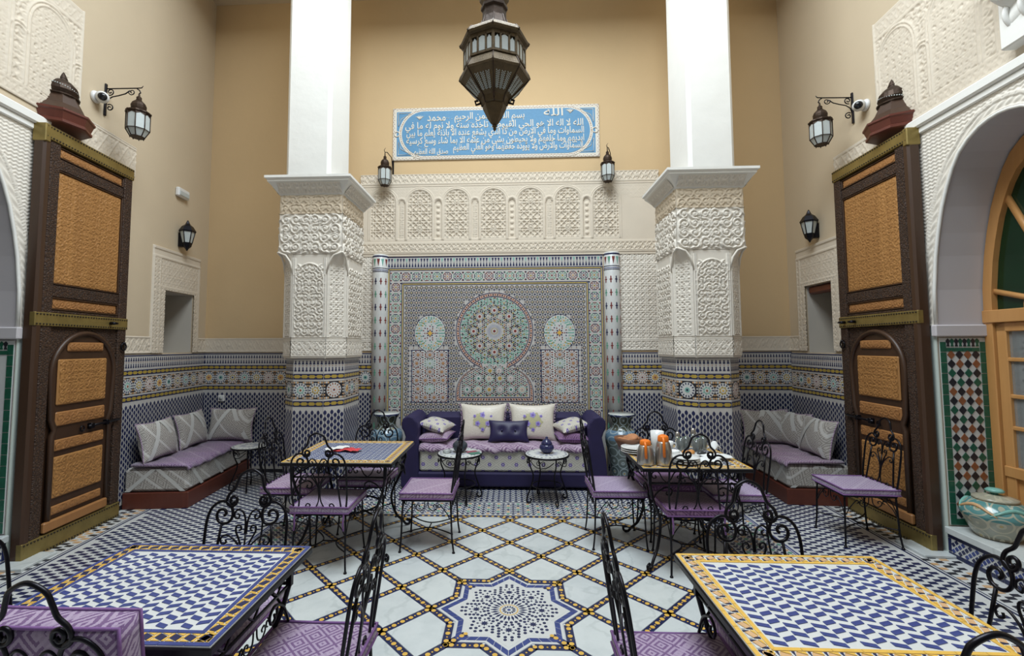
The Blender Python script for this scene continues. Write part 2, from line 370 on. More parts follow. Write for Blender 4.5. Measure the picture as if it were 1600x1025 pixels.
def dado(P, u0, u1, zt, zb=0.0, ph=0, h=.010):
    W = u1-u0
    P.rect(u0, u1, zb, zt, 'dgy', 0, h)
    H = h; k = h+.0016
    P.rect(u0, u1, zt-.016, zt-.004, 'nav', H, k)
    n = max(2, round(W/.036)); pu = W/n
    for i in range(n):
        c = u0+(i+.5)*pu; q = pu*.30
        for (a, b, col) in ((zt-.068, zt-.030, 'nav'), (zt-.138, zt-.094, 'nav')):
            P.p([(c-q, a), (c+q, a), (c+q, a+.012), (c+q*.55, a+.018), (c+q*.55, b-.004), (c, b), (c-q*.55, b-.004), (c-q*.55, a+.018), (c-q, a+.012)], col, H, k)
        P.ngon(c, zt-.081, .006, 4, 'brn', H, k)
    for zc in (zt-.190, zt-.462):
        P.rect(u0, u1, zc-.028, zc+.028, 'nav', H, k)
        n2 = max(1, round(W/.075)); p2 = W/n2
        for i in range(n2):
            c = u0+(i+.5)*p2
            P.p([(c-p2*.46, zc), (c-p2*.28, zc-.016), (c+p2*.28, zc-.016), (c+p2*.46, zc), (c+p2*.28, zc+.016), (c-p2*.28, zc+.016)], 'dye', k, k+.001)
        P.rect(u0, u1, zc-.004, zc+.004, 'dye', k, k+.0005)
    # star band
    z0, z1 = zt-.415, zt-.238; zc = (z0+z1)/2
    P.rect(u0, u1, z0, z1, 'blk', H, H+.0008)
    n3 = max(1, round(W/.16)); p3 = W/n3
    for i in range(n3+1):
        c = u0+i*p3
        for zz in (z0+.012, z1-.012):
            for dx in (-.046, -.03, -.012, .012, .03, .046):
                if u0 < c+dx-.008 and c+dx+.008 < u1: P.ngon(c+dx, zz, .0115, 4, 'org' if abs(dx) != .03 else 'wgl', H+.0008, k)
        for dz in (-.045, -.015, .015, .045):
            for dx in (-.009, .009):
                if u0 < c+dx-.007 and c+dx+.007 < u1: P.ngon(c+dx, zc+dz, .0095, 4, 'wgl' if abs(dz) < .03 else 'org', H+.0008, k)
    for i in range(n3):
        P.rosette(u0+(i+.5)*p3, zc, min(.078, p3*.48), ROSC[(i+ph) % 6], 14, H+.0014)
    # lozenge field
    zl = zt-.515; n4 = max(2, round(W/.064)); p4 = W/n4; rows = int((zl-zb-.07)/.064)
    for i in range(n4*2):
        c = u0+(i+.5)*p4/2
        for j in range(rows):
            z = zl-.035-j*.064-(.032 if i % 2 else 0)
            P.p(loz(c, z, p4*.455, .052), 'nav', H, k)
            P.ngon(c, z-.032, .0055, 4, 'nav', H, k)
    P.rect(u0, u1, zb, zb+.045, 'blk', H, k+.004)
def psbuild(P, name, parent): return tag(P.build(name, ZMATS, parent), kind='stuff')
# dado on the walls
P = PS(LF); dado(P, 1.15, 2.66, 1.575); psbuild(P, 'zellige_dado', wall_l)
P = PS(RF); dado(P, 1.1, 2.66, 1.56, ph=2); psbuild(P, 'zellige_dado', wall_r)
P = PS(BF)
dado(P, -4.17, -1.87, 1.575, ph=3); dado(P, 1.43, 3.585, 1.575, ph=1)
psbuild(P, 'zellige_dado', wall_b)
# ------------------------------------------------------------------ mosaic panel on the back wall
PX0, PX1, PZT, PC = -1.67, 1.20, 2.86, -.235
P = PS(BF); h = .012
P.rect(PX0, PX1, .0, PZT, 'dgy', 0, h)
k = h+.0016
def band_lines(a, z):   # frame line of navy and ochre inset a from the sides, top at z
    for off, col, wd in ((0, 'nav', .009), (.014, 'dye', .012), (.03, 'nav', .007)):
        P.rect(PX0+a+off, PX0+a+off+wd, .62, z-off, col, h, k); P.rect(PX1-a-off-wd, PX1-a-off, .62, z-off, col, h, k)
        P.rect(PX0+a+off, PX1-a-off, z-off-wd, z-off, col, h, k)
P.rect(PX0, PX1, PZT-.012, PZT, 'nav', h, k)
n = 72; pu = (PX1-PX0)/n
for i in range(n):
    c = PX0+(i+.5)*pu; q = pu*.34
    for a, b, s in ((PZT-.14, PZT-.072, 1), (PZT-.026, PZT-.084, 1)):
        P.p([(c-q, a), (c+q, a), (c+q*.5, (a+b)/2), (c, b), (c-q*.5, (a+b)/2)][::(1 if b > a else -1)], ('nav', 'nav', 'tea', 'nav')[i % 4] if b < a else 'nav', h, k)
band_lines(.0, PZT-.152); band_lines(.19, PZT-.35)
# ring of octagon rosettes between the frame lines
def oct_band(c, z, i):
    cl = (('grn', 'nav'), ('red', 'nav'), ('nav', 'grn'), ('grn', 'red'))[i % 4]
    for kk in range(8):
        a0, a1 = PI/8+kk*PI/4, PI/8+(kk+1)*PI/4
        P.p([(c+.062*math.cos(a0), z+.062*math.sin(a0)), (c+.062*math.cos(a1), z+.062*math.sin(a1)), (c+.052*math.cos(a1), z+.052*math.sin(a1)), (c+.052*math.cos(a0), z+.052*math.sin(a0))], cl[kk % 2], h, k)
    P.petals(c, z, .02, .046, .007, 8, cl[0], h, k); P.ngon(c, z, .012, 8, ('red', 'dye', 'org')[i % 3], h, k)
    for sx in (-1, 1):
        for sz in (-1, 1): P.ngon(c+sx*.066, z+sz*.05, .012, 4, ('grn', 'red', 'nav')[(i+1) % 3], h, k)
zb = PZT-.152-.04-.078
nx = 19; px = (PX1-PX0-.19)/nx
for i in range(nx+1): oct_band(PX0+.115+i*(PX1-PX0-.23)/nx, zb, i)
for i in range(1, 14):
    oct_band(PX0+.115, zb-i*.14, i); oct_band(PX1-.115, zb-i*.14, i)
# keyhole silhouettes
KZ, KR = 1.855, .455
def key_pts(g):   # outline grown by g
    pts = []; R = KR+g; a0 = -math.acos((.17+g*.55)/R)
    for q in np.linspace(a0, PI-a0, 44): pts.append((PC+R*math.cos(q), KZ+R*math.sin(q)))
    zn = 1.375; wl = .455+g; zl = .99-g
    left = []
    for q in np.linspace(0, PI/2, 10):
        left.append((PC-(.155+g*.4)-(wl-.155-g*.4)*math.sin(q), zl+.10+(zn-zl-.10)*(math.cos(q))))
    left += [(PC-wl, zl)]
    return pts+left+[(2*PC-x, z) for x, z in left[::-1]]
def inkey(x, z, g=0):
    dx = abs(x-PC)
    if math.hypot(dx, z-KZ) < KR+g: return True
    if z < 1.39 and z > .99-g:
        t = min(1, max(0, (z-1.09)/.285)); return dx < .155+g*.4+(.30+g*.6)*math.sqrt(max(0, 1-t*t))
    return False
SX = (-1.09, .62)
def inside_side(x, z, g=0):
    for c in SX:
        if math.hypot((x-c)/.2, (z-1.83)/.235) < 1+g*4: return True
        if abs(x-c) < .235+g and .93-g < z < 1.62+g: return True
    return False
# small field
x0, x1, zt = PX0+.26, PX1-.26, PZT-.42; p = .0655
nx = int((x1-x0)/p); p = (x1-x0)/nx
for i in range(nx+1):
    for j in range(33):
        x, z = x0+i*p, zt-j*p
        if z < .62: continue
        if not inkey(x, z, .08) and not inside_side(x, z, .018):
            P.star(x, z, p*.39, p*.29, 8, 'blk', h, k); P.ngon(x, z, p*.20, 8, 'wgl', k, k+.0006); P.ngon(x, z, p*.13, 8, ('dye', 'org')[(i+j) % 2], k+.0006, k+.0012)
        for dx, dz, c in ((.5, .5, 'nav'), (.5, 0, 'brn'), (0, .5, 'nav')):
            xx, zz = x+dx*p, z-dz*p
            if xx < x1+.001 and not inkey(xx, zz, .066) and not inside_side(xx, zz, .006):
                P.ngon(xx, zz, p*(.19 if dx*dz else .115), 4, c, h, k, PI/4)
                if dx*dz:
                    for q in range(4): P.ngon(xx+p*.24*math.cos(q*PI/2), zz+p*.24*math.sin(q*PI/2), p*.075, 4, 'blk', h, k)
# border of the keyhole
A, B_ = key_pts(.0), key_pts(.055)
for ga, gb, col in ((.0, .010, 'nav'), (.014, .044, 'pnk'), (.048, .058, 'nav')):
    qa, qb = key_pts(ga), key_pts(gb)
    for i in range(len(qa)):
        j = (i+1) % len(qa); P.p([qa[i], qa[j], qb[j], qb[i]], col, h, k)
qa, qb = key_pts(.019), key_pts(.039)
for i in range(0, len(qa)):
    j = (i+1) % len(qa); mix = lambda a, b, t: (a[0]*(1-t)+b[0]*t, a[1]*(1-t)+b[1]*t)
    L = math.hypot(qa[i][0]-qa[j][0], qa[i][1]-qa[j][1]); m_ = max(1, round(L/.035))
    for t in range(m_):
        P.p([mix(qa[i], qa[j], (t+.2)/m_), mix(qa[i], qa[j], (t+.8)/m_), mix(qb[i], qb[j], (t+.8)/m_), mix(qb[i], qb[j], (t+.2)/m_)], 'blk' if t % 2 else 'brn', k, k+.0006)
for i in range(40):
    for j in range(52):
        x, z = PC-.47+i*.0241, .985+j*.0262+(.0131 if i % 2 else 0)
        if inkey(x, z, -.012) and math.hypot(x-PC, z-KZ) > .115: P.ngon(x, z, .0108, 4, ('blk', 'blk', 'nav', 'grn', 'blk', 'brn')[(i*5+j*3) % 6] if math.hypot(x-PC, z-KZ) < .36 or z < 1.4 else ('grn', 'tea', 'blk', 'tea')[(i+j) % 4], h, h+.0007)
# medallion: polar interlace
P.petals(PC, KZ, .042, .108, .006, 28, 'gry', h, k); P.petals(PC, KZ, .03, .05, .005, 14, 'dye', h, k); P.ngon(PC, KZ, .03, 14, 'wgl', k, k+.0006); P.star(PC, KZ, .024, .015, 8, 'red', k+.0006, k+.0012)
P.petals(PC, KZ, .116, .142, .011, 16, 'dye', h, k); P.petals(PC, KZ, .146, .17, .009, 24, ['blk', 'nav', 'org'], h, k)
for q in range(8):
    a = q*PI/4+PI/8*0; x, z = PC+.275*math.cos(a+PI/2), KZ+.275*math.sin(a+PI/2)
    P.rosette(x, z, .050, ('blk', 'pnk', 'red', 'red'), 14, k-.0006); P.petals(x, z, .05, .084, .0082, 18, ['blk', 'blk', 'dye'], h, k+.0006)
    a += PI/8; x, z = PC+.335*math.cos(a+PI/2), KZ+.335*math.sin(a+PI/2)
    P.rosette(x, z, .034, ('blk', 'grn', 'dye', 'brn'), 10, k-.0006); P.petals(x, z, .036, .056, .0068, 12, ['grn', 'blk'], h, k+.0006)
    x, z = PC+.205*math.cos(a+PI/2), KZ+.205*math.sin(a+PI/2); P.rosette(x, z, .03, ('blk', 'org', 'wgl', 'blk'), 8, k-.001)
for r_, n_, cl in ((.372, 48, ['blk', 'tea', 'grn']), (.395, 56, ['grn', 'tea', 'blk', 'dye']), (.42, 60, ['tea', 'blk', 'grn']), (.44, 64, ['grn', 'brn', 'tea'])):
    for q in range(n_):
        a = 2*PI*q/n_; x, z = PC+r_*math.cos(a), KZ+r_*math.sin(a)
        if z > 1.43: P.ngon(x, z, .0115, 4, cl[q % len(cl)], h, k, a)
# lower lobe rosettes
i = 0
for z, xs in ((1.335, (-.06, .06)), (1.235, (-.21, -.07, .07, .21)), (1.09, (-.36, -.215, -.07, .07, .215, .36))):
    for x in xs:
        P.rosette(PC+x, z, .052, [('blk', 'dye', 'yel', 'nav'), ('blk', 'pnk', 'wgl', 'brn'), ('blk', 'wgl', 'grn', 'nav'), ('grn', 'org', 'wgl', 'red')][i % 4], 12, k-.0006)
        P.petals(PC+x, z, .054, .076, .008, 14, ['blk', 'grn', 'red'], h, k+.0006); i += 1
for q in range(22): P.ngon(PC-.42+q*.04, 1.012, .012, 4, ('dye', 'grn', 'blk')[q % 3], h, k)
# side motifs
for c in SX:
    P.ngon(c, 1.83, .212, 28, 'nav', h-.001, h+.0003, 0, 1.17); P.ngon(c, 1.83, .205, 28, 'wgl', h, h+.0006, 0, 1.17)
    P.rect(c-.247, c+.247, .918, 1.612, 'nav', h-.001, h+.0003)
    for r_, n_ in ((.185, 34), (.168, 30), (.15, 28), (.133, 26)):
        for q in range(n_): a = 2*PI*q/n_; P.ngon(c+r_*math.cos(a), 1.83+r_*1.15*math.sin(a), .0125, 4, ('tea', 'grn', 'dye', 'grn')[q % 4], h+.0006, k+.0002, a)
    P.petals(c, 1.83, .02, .055, .011, 8, ['brn', 'nav'], h+.0006, k+.0004); P.ngon(c, 1.83, .026, 12, 'yel', k+.0004, k+.001)
    for r_, n_, w_, cl in ((.07, 12, .010, ['red', 'wgl']), (.094, 16, .010, ['nav', 'red', 'wgl']), (.117, 18, .009, ['grn', 'wgl'])): P.petals(c, 1.83, r_-.012, r_+.012, w_, n_, cl, h+.0006, k+.0004)
    for q in range(8):
        a = q*PI/4+PI/8; P.rosette(c+.155*math.cos(a), 1.83+.175*math.sin(a), .032, ('grn', 'wgl', 'yel', 'org'), 8, h+.0008)
    P.rect(c-.235, c+.235, .93, 1.60, 'wgl', h, h+.0006)
    for i in range(15):
        for j in range(21): P.ngon(c-.22+i*.0314, .945+j*.0314+(.0157 if i % 2 else 0), .0112, 4, ('red', 'blk', 'brn')[(i+j) % 3], h+.0006, h+.0010)
    for row in range(6):
        for q in range(3 if row % 2 == 0 else 4):
            x = c+((q-1)*.158 if row % 2 == 0 else (q-1.5)*.117); z = 1.545-row*.112
            if row in (1, 4) and q in (1, 2): continue
            P.rosette(x, z, .045, ('red', 'brn', 'org', 'brn'), 12, h+.0008); P.petals(x, z, .047, .066, .0078, 12, ['red', 'red', 'blk'], h+.0006, k+.0006)
    for z in (1.433, 1.097): P.rosette(c, z, .052, ('tea', 'wgl', 'tea', 'yel'), 12, h+.0006); P.petals(c, z, .054, .076, .0075, 14, ['tea', 'grn'], h, k)
psbuild(P, 'mosaic_panel', wall_b)
# engaged mosaic half columns
for xc, nm in ((-1.765, 0), (1.315, 1)):
    mb = MB(); mb.lathe([(.105, 0), (.105, 2.87), (.095, 2.885)], 28, ZI['wgl'])
    hc = mb.build('mosaic_half_column', ZMATS, loc=(xc, BY-.01, 0))
    tag(hc, ('slim round mosaic half column beside the tiled panel, '+('behind the vase near the red leaflet table' if nm == 0 else 'behind the vase near the breakfast table')), 'column', 'mosaic half columns')
    T = lambda u, v, hh, xc=xc: Vector(((.105+hh)*math.sin(u/.105), -(.105+hh)*math.cos(u/.105), v))
    P = PS(T)
    P2 = lambda a, b, c, d, col: [P.rect(a+(b-a)*t/10, a+(b-a)*(t+1)/10, c, d, col, 0, .002) for t in range(10)]
    for za, zb_, cl in ((2.69, 2.70, 'nav'), (2.665, 2.675, 'blu'), (2.645, 2.655, 'nav'), (2.845, 2.865, 'nav')): P2(-.16, .16, za, zb_, cl)
    for t in range(5):
        u = -.11+t*.055; cl = ('red', 'grn', 'red', 'tea', 'red')[t]
        P.p([(u-.02, 2.82), (u+.02, 2.82), (u+.012, 2.78), (u, 2.72), (u-.012, 2.78)][::-1], cl, 0, .002)
    for j in range(15):
        z = 2.52-j*.172
        for t in range(4):
            u = -.105+t*.07; cl = ('red' if t % 2 == nm else ('nav', 'grn')[j % 2]); cl = 'red' if t == (0 if nm else 3) and j % 3 == 0 else cl
            P.p([(u, z-.05), (u+.009, z-.03), (u+.006, z-.012), (u+.02, z), (u+.006, z+.012), (u+.009, z+.03), (u, z+.05), (u-.009, z+.03), (u-.006, z+.012), (u-.02, z), (u-.006, z-.012), (u-.009, z-.03)], cl, 0, .002)
    psbuild(P, 'cross_inlay', hc)
# ------------------------------------------------------------------ floor
L0 = (-.03, 3.47); va = (.247, -.2475); vb = (-.247, -.2475); W2 = .027; HS = .35
SCN = (L0[0]+va[0]+vb[0], L0[1]+va[1]+vb[1])
lat = lambda i, j: (L0[0]+i*va[0]+j*vb[0], L0[1]+i*va[1]+j*vb[1])
MX0, MX1, MY0, MY1 = -1.76, 1.76, 1.35, 4.56
def clip(poly, nx_, ny_, d):       # keep nx*x+ny*y >= d
    out = []
    for a, b in zip(poly, poly[1:]+poly[:1]):
        fa, fb = nx_*a[0]+ny_*a[1]-d, nx_*b[0]+ny_*b[1]-d
        if fa >= 0: out.append(a)
        if fa*fb < 0: t = fa/(fa-fb); out.append((a[0]+(b[0]-a[0])*t, a[1]+(b[1]-a[1])*t))
    return out
def area2(p): return abs(sum(a[0]*b[1]-b[0]*a[1] for a, b in zip(p, p[1:]+p[:1])))/2
FT = lambda x, y, hh=0: Vector((x, y, hh))
def slab(name, poly, z0, z1, mat, parent, b=.002):
    c = (sum(p[0] for p in poly)/len(poly), sum(p[1] for p in poly)/len(poly)); mb = MB()
    q = [(p[0]-c[0], p[1]-c[1]) for p in poly]
    mb.prism(q, z0, z1, FT)
    return mb.build(name, [mat], parent, (c[0], c[1], 0))
star16 = []
tips = [(0, .495), (.495, 0), (0, -.495), (-.495, 0)]
f_ = .145
for (q, s) in (((0, .495), (1, 1)), ((.495, 0), (1, -1)), ((0, -.495), (-1, -1)), ((-.495, 0), (-1, 1))):
    pass
def octagram(R, g=1.0):            # outline of two overlapped squares, diamond tip radius R
    hs = R/math.sqrt(2); pts = []
    for kq in range(8):
        a = PI/2-kq*PI/4; pts.append((SCN[0]+R*math.cos(a), SCN[1]+R*math.sin(a)))
        b = a-PI/8; rr = hs/math.cos(PI/8); pts.append((SCN[0]+rr*math.cos(b), SCN[1]+rr*math.sin(b)))
    return pts
for i in range(-9, 14):
    for j in range(-9, 14):
        if i in (0, 1) and j in (0, 1): continue
        p = [lat(i, j), lat(i+1, j), lat(i+1, j+1), lat(i, j+1)]; c = (sum(q[0] for q in p)/4, sum(q[1] for q in p)/4)
        q2 = 1-2*W2/.35; p = [(c[0]+(x-c[0])*q2, c[1]+(y-c[1])*q2) for x, y in p]
        if (i in (-1, 2) and j in (0, 1)) or (j in (-1, 2) and i in (0, 1)):
            dx, dy = c[0]-SCN[0], c[1]-SCN[1]
            if abs(dy) > abs(dx): sg = 1 if dy > 0 else -1; p = clip(p, 0, sg, sg*SCN[1]+HS+W2)
            else: sg = 1 if dx > 0 else -1; p = clip(p, sg, 0, sg*SCN[0]+HS+W2)
        for cl in ((1, 0, MX0+.03), (-1, 0, -MX1+.03), (0, 1, MY0+.03), (0, -1, -MY1+.03)):
            if len(p) > 2: p = clip(p, *cl)
        if len(p) < 3 or area2(p) < .002: continue
        slab('marble_tile', p, 0, .004, M['marble'], floor)
P = PS(FT)
def strip(a, b):
    L = math.hypot(b[0]-a[0], b[1]-a[1]); ux, uy = (b[0]-a[0])/L, (b[1]-a[1])/L; nx_, ny_ = -uy, ux
    q = clip([(a[0]+nx_*W2*.9, a[1]+ny_*W2*.9), (a[0]-nx_*W2*.9, a[1]-ny_*W2*.9), (b[0]-nx_*W2*.9, b[1]-ny_*W2*.9), (b[0]+nx_*W2*.9, b[1]+ny_*W2*.9)], 1, 0, MX0)
    for cl in ((-1, 0, -MX1), (0, 1, MY0), (0, -1, -MY1)):
        if len(q) > 2: q = clip(q, *cl)
    if len(q) < 3: return
    P.p(q, 'nav', 0, .003)
    n = max(1, round(L/.060))
    for t in range(n):
        x, y = a[0]+ux*L*(t+.5)/n, a[1]+uy*L*(t+.5)/n
        if not (MX0+.02 < x < MX1-.02 and MY0+.02 < y < MY1-.02): continue
        P.ngon(x, y, .0150, 8, 'yel', .003, .0042, PI/8)
        x, y = a[0]+ux*L*t/n, a[1]+uy*L*t/n; P.ngon(x, y, .0065 if t else .013, 4 if t else 8, 'yel', .003, .0042)
for i in range(-9, 15):
    for j in range(-9, 15):
        for A_, B_, ok in ((lat(i, j), lat(i+1, j), not (0 <= j <= 2 and 0 <= i < 2)), (lat(i, j), lat(i, j+1), not (0 <= i <= 2 and 0 <= j < 2))):
            if ok and not all(not (MX0-.3 < q[0] < MX1+.3 and MY0-.3 < q[1] < MY1+.3) for q in (A_, B_)): strip(A_, B_)
og = octagram(.495)
for a, b in zip(og, og[1:]+og[:1]): strip(a, b)
# frame of the marble court
for a, b in (((MX0, MY1), (MX1, MY1)), ((MX0, MY0), (MX0, MY1)), ((MX1, MY0), (MX1, MY1))):
    if a[1] == b[1]:
        P.rect(a[0], b[0], a[1]-.025, a[1]+.012, 'nav', 0, .0032); n = 62
        for t in range(n): P.ngon(a[0]+(b[0]-a[0])*(t+.5)/n, a[1]-.007, .014, 8, 'yel', .0032, .0042)
    else:
        P.rect(a[0]-.012, a[0]+.025, a[1], b[1], 'nav', 0, .0032); n = 56
        for t in range(n): P.ngon(a[0]+.007, a[1]+(b[1]-a[1])*(t+.5)/n, .014, 8, 'yel', .0032, .0042)
# star
P.p(octagram(.455), 'gry', 0, .0022); P.p(octagram(.452), 'wgl', .0022, .0028)
oa, ob = octagram(.385), octagram(.43)
for i in range(16):
    j = (i+1) % 16; m_ = 3
    for t in range(m_):
        mx = lambda a, b, s: (a[0]+(b[0]-a[0])*s, a[1]+(b[1]-a[1])*s)
        P.p([mx(oa[i], oa[j], t/m_+.01), mx(oa[i], oa[j], (t+1)/m_-.01), mx(ob[i], ob[j], (t+1)/m_-.01), mx(ob[i], ob[j], t/m_+.01)], 'blu', .0028, .0038)
oi_ = octagram(.36)
def inoct(x, y, R=.315):
    dx, dy = abs(x-SCN[0]), abs(y-SCN[1]); return dx+dy < R or max(dx, dy) < R/math.sqrt(2)
P.p(oi_, 'wgl', .0028, .0034)
P.petals(*SCN, .062, .118, .0085, 24, 'nav', .0034, .0044); P.petals(*SCN, .02, .046, .006, 14, 'nav', .0034, .0044); P.ngon(*SCN, .011, 8, 'blu', .0034, .0044)
for q in range(28):
    a0, a1 = 2*PI*q/28, 2*PI*(q+.85)/28
    P.p([(SCN[0]+r_*math.cos(a), SCN[1]+r_*math.sin(a)) for r_, a in ((.052, a0), (.059, a0), (.059, a1), (.052, a1))], 'yel', .0034, .0044)
fl = [(SCN[0]+.205*math.cos(q*PI/4+PI/8*0), SCN[1]+.205*math.sin(q*PI/4)) for q in range(8)]
for x, y in fl: P.star(x, y, .026, .014, 8, 'nav', .0034, .0044); P.petals(x, y, .032, .05, .008, 8, 'nav', .0034, .0044)
for r_, n_ in ((.132, 28), (.155, 24), (.178, 24), (.20, 32), (.224, 36), (.248, 40), (.272, 44), (.296, 48), (.318, 48)):
    for q in range(n_):
        a = 2*PI*(q+.5)/n_; x, y = SCN[0]+r_*math.cos(a), SCN[1]+r_*math.sin(a)
        if inoct(x, y, .335) and all(math.hypot(x-u, y-v) > .055 for u, v in fl): P.ngon(x, y, .0112, 6, 'nav', .0034, .0044, a)
# coloured border band and back strip
def diamonds(a, b, c, d, p, pal, fn):
    nx_, ny_ = int((b-a)/p), int((d-c)/(p*1.0))
    for i in range(nx_):
        for j in range(ny_):
            x, y = a+(i+.5)*(b-a)/nx_, c+(j+.5)*(d-c)/ny_; P.ngon(x, y, p*.40, 4, pal(i, j), 0, .003, 0)
            if i < nx_-1 and j < ny_-1: P.ngon(x+p/2, y+p/2, p*.20, 4, fn(i, j), 0, .003, 0)
BX0, BX1, BY1 = -2.26, 2.26, 4.97
pal = lambda i, j: ('nav', 'grn', 'nav', 'org', 'nav', 'nav')[(i+2*j) % 6]
wh = lambda i, j: 'nav' if (i+j) % 2 else 'blu'
diamonds(BX0+.03, BX1-.03, MY1+.045, BY1-.03, .05, pal, wh)
diamonds(BX0+.03, MX0-.04, 2.0, MY1+.03, .05, pal, wh); diamonds(MX1+.04, BX1-.03, 2.0, MY1+.03, .05, pal, wh)
for a, b in ((BX0, BX0+.014), (BX0+.026, BX0+.032), (BX1-.014, BX1), (BX1-.032, BX1-.026)): P.rect(a, b, 1.2, BY1, 'blu', 0, .003)
P.rect(BX0, BX1, BY1-.012, BY1, 'nav', 0, .003); P.rect(MX0, MX1, MY1+.024, MY1+.03, 'nav', 0, .003)
P.rect(MX0-.034, MX0-.028, 1.2, MY1+.03, 'nav', 0, .003); P.rect(MX1+.028, MX1+.034, 1.2, MY1+.03, 'nav', 0, .003)
diamonds(BX0, BX1, BY1+.01, 6.04, .062, lambda i, j: 'nav', lambda i, j: 'nav' if (i*7+j*3) % 5 else 'blu')
psbuild(P, 'floor_mosaic', floor)
# blue and white slanted checker left and right
def wallx(y, s): return (-3.88-.109*(y-3.4)) if s < 0 else (3.41+.064*(y-3.4))
TW, TH = .066, .036
cells = []
def proj(x, y, z):
    d = Vector((x, y, z-1.65)); q = d.dot(fw)
    return (CXP+F_PX*d.dot(rt)/q, CYP-F_PX*d.dot(up)/q, q) if q > .1 else None
for s in (-1, 1):
    j = 0; y = 1.0
    while y < 6.03:
        xa = 2.285; xb = abs(wallx(y, s))-.02; lim = abs(wallx(y, s))-.31
        i = 0
        while True:
            x = xa+(i+.5)*TW
            if x+TW/2 > xb: break
            if (i+j) % 2 == 0: cells.append((s*x, y, abs(x-lim) < .05, x > lim))
            i += 1
        y += TH; j += 1
tile_me = MB().prism([(-.030, -.0155), (.026, -.0155), (.030, .0155), (-.026, .0155)], 0, .003, FT).mesh('floor_tile', [M['nav']])
def vis(c):
    q = proj(c[0], c[1], 0)
    if not q or not (0 < q[0] < 1600 and 0 < q[1] < 1020): return 0
    if abs(c[0]) < 2.3: return 0
    return 1/q[2]
cells = [c for c in cells if not c[2]]
order = sorted(range(len(cells)), key=lambda n_: -vis(cells[n_]))
near = set(order[:300])
P = PS(FT)
for n_, c in enumerate(cells):
    if n_ in near and not c[3]: mkobj('floor_tile', tile_me, floor, (c[0], c[1], 0))
    else: P.p([(c[0]+u, c[1]+v) for u, v in ((-.030, -.0155), (.026, -.0155), (.030, .0155), (-.026, .0155))], ('org' if random.random() < .18 else 'blk') if c[3] else 'nav', 0, .003)
for s in (-1, 1):
    for o_, wd in ((.30, .014), (.275, .006)):
        q = [(wallx(y, s)-s*(o_+e), y) for y, e in ((1.0, 0), (6.0, 0), (6.0, wd), (1.0, wd))]
        P.p(q if s < 0 else q, 'nav', 0, .003)
psbuild(P, 'checker_mosaic', floor)
# ------------------------------------------------------------------ columns
CH = .15; CY0, CY1 = 4.53, 5.17
def column(xc, side, label):       # side: +1 inner face points to +x
    root = empty('courtyard_column', (xc, CY0, 0), 0, label, 'column', 'square columns of the courtyard')
    hw = .325; D = CY1-CY0
    def plan(g): return [(-hw+CH, -g), (hw-CH, -g), (hw+g, CH), (hw+g, D-.02), (-hw-g, D-.02), (-hw-g, CH)]
    pl = [(-hw+CH, 0), (hw-CH, 0), (hw, CH), (hw, D), (-hw, D), (-hw, CH)]
    ins = .022
    def inset(p, g):
        c = (0, D/2); return [(x-math.copysign(g, x), y+(g if y < D/2 else -g)) for x, y in p]
    body = inset(pl, ins); mb = MB(); mb.prism(body, 0, 1.55, lambda u, v, hh: Vector((u, v, hh)))
    mb.build('tiled_base', [M['wgl']], root, fix=True)
    P = PS(None); n = len(body)
    for a, b, ph in ((0, 1, 0), (1, 2, 2), (2, 3, 3), (5, 0, 4), (4, 5, 1)):
        A = Vector((*body[a], 0)); Bv = Vector((*body[b], 0)); P.T = frame(A, Bv-A, (0, 0, 1))
        dado(P, 0, (Bv-A).length, 1.545, ph=ph, h=.006)
    psbuild(P, 'zellige_dado', root)
    mb = MB().prism(pl, 1.535, 2.62, lambda u, v, hh: Vector((u, v, hh))); mb.build('octagonal_core', [M['stuccow']], root, fix=True)
    mb = MB().prism([(-hw, 0), (hw, 0), (hw, D), (-hw, D)], 2.6, 3.24, lambda u, v, hh: Vector((u, v, hh)), bottom=True); mb.build('square_core', [M['stuccow']], root, fix=True)
    # flared cornice
    mb = MB(); pr = [(0, 3.205), (.012, 3.22), (.03, 3.25), (.06, 3.29), (.095, 3.33), (.095, 3.345), (.115, 3.36), (.115, 3.385), (0, 3.385)]
    R = lambda g: [(-hw-g, -g), (hw+g, -g), (hw+g, D+g), (-hw-g, D+g)]
    vs = [(x, y, z) for g, z in pr for x, y in R(g)]; fs = []
    for i in range(len(pr)-1):
        for q in range(4): fs.append((i*4+q, i*4+(q+1) % 4, (i+1)*4+(q+1) % 4, (i+1)*4+q))
    mb.add(vs, fs); mb.add([(x, y, 3.385) for x, y in R(.11)], [(0, 1, 2, 3)]); mb.build('cornice', [M['white']], root, fix=True)
    x0, x1 = (-hw+.015, .165) if side > 0 else (-.165, hw-.03)
    mb = MB().bbox(x0, x1, .05, .62, 3.38, 6.5, .035); mb.build('shaft', [M['white']], root, fix=True)
    return root
colL = column(-2.05, 1, 'white column with carved stucco capital beside the table with red leaflet')
colR = column(1.955, -1, 'white column with carved stucco capital behind the breakfast table')
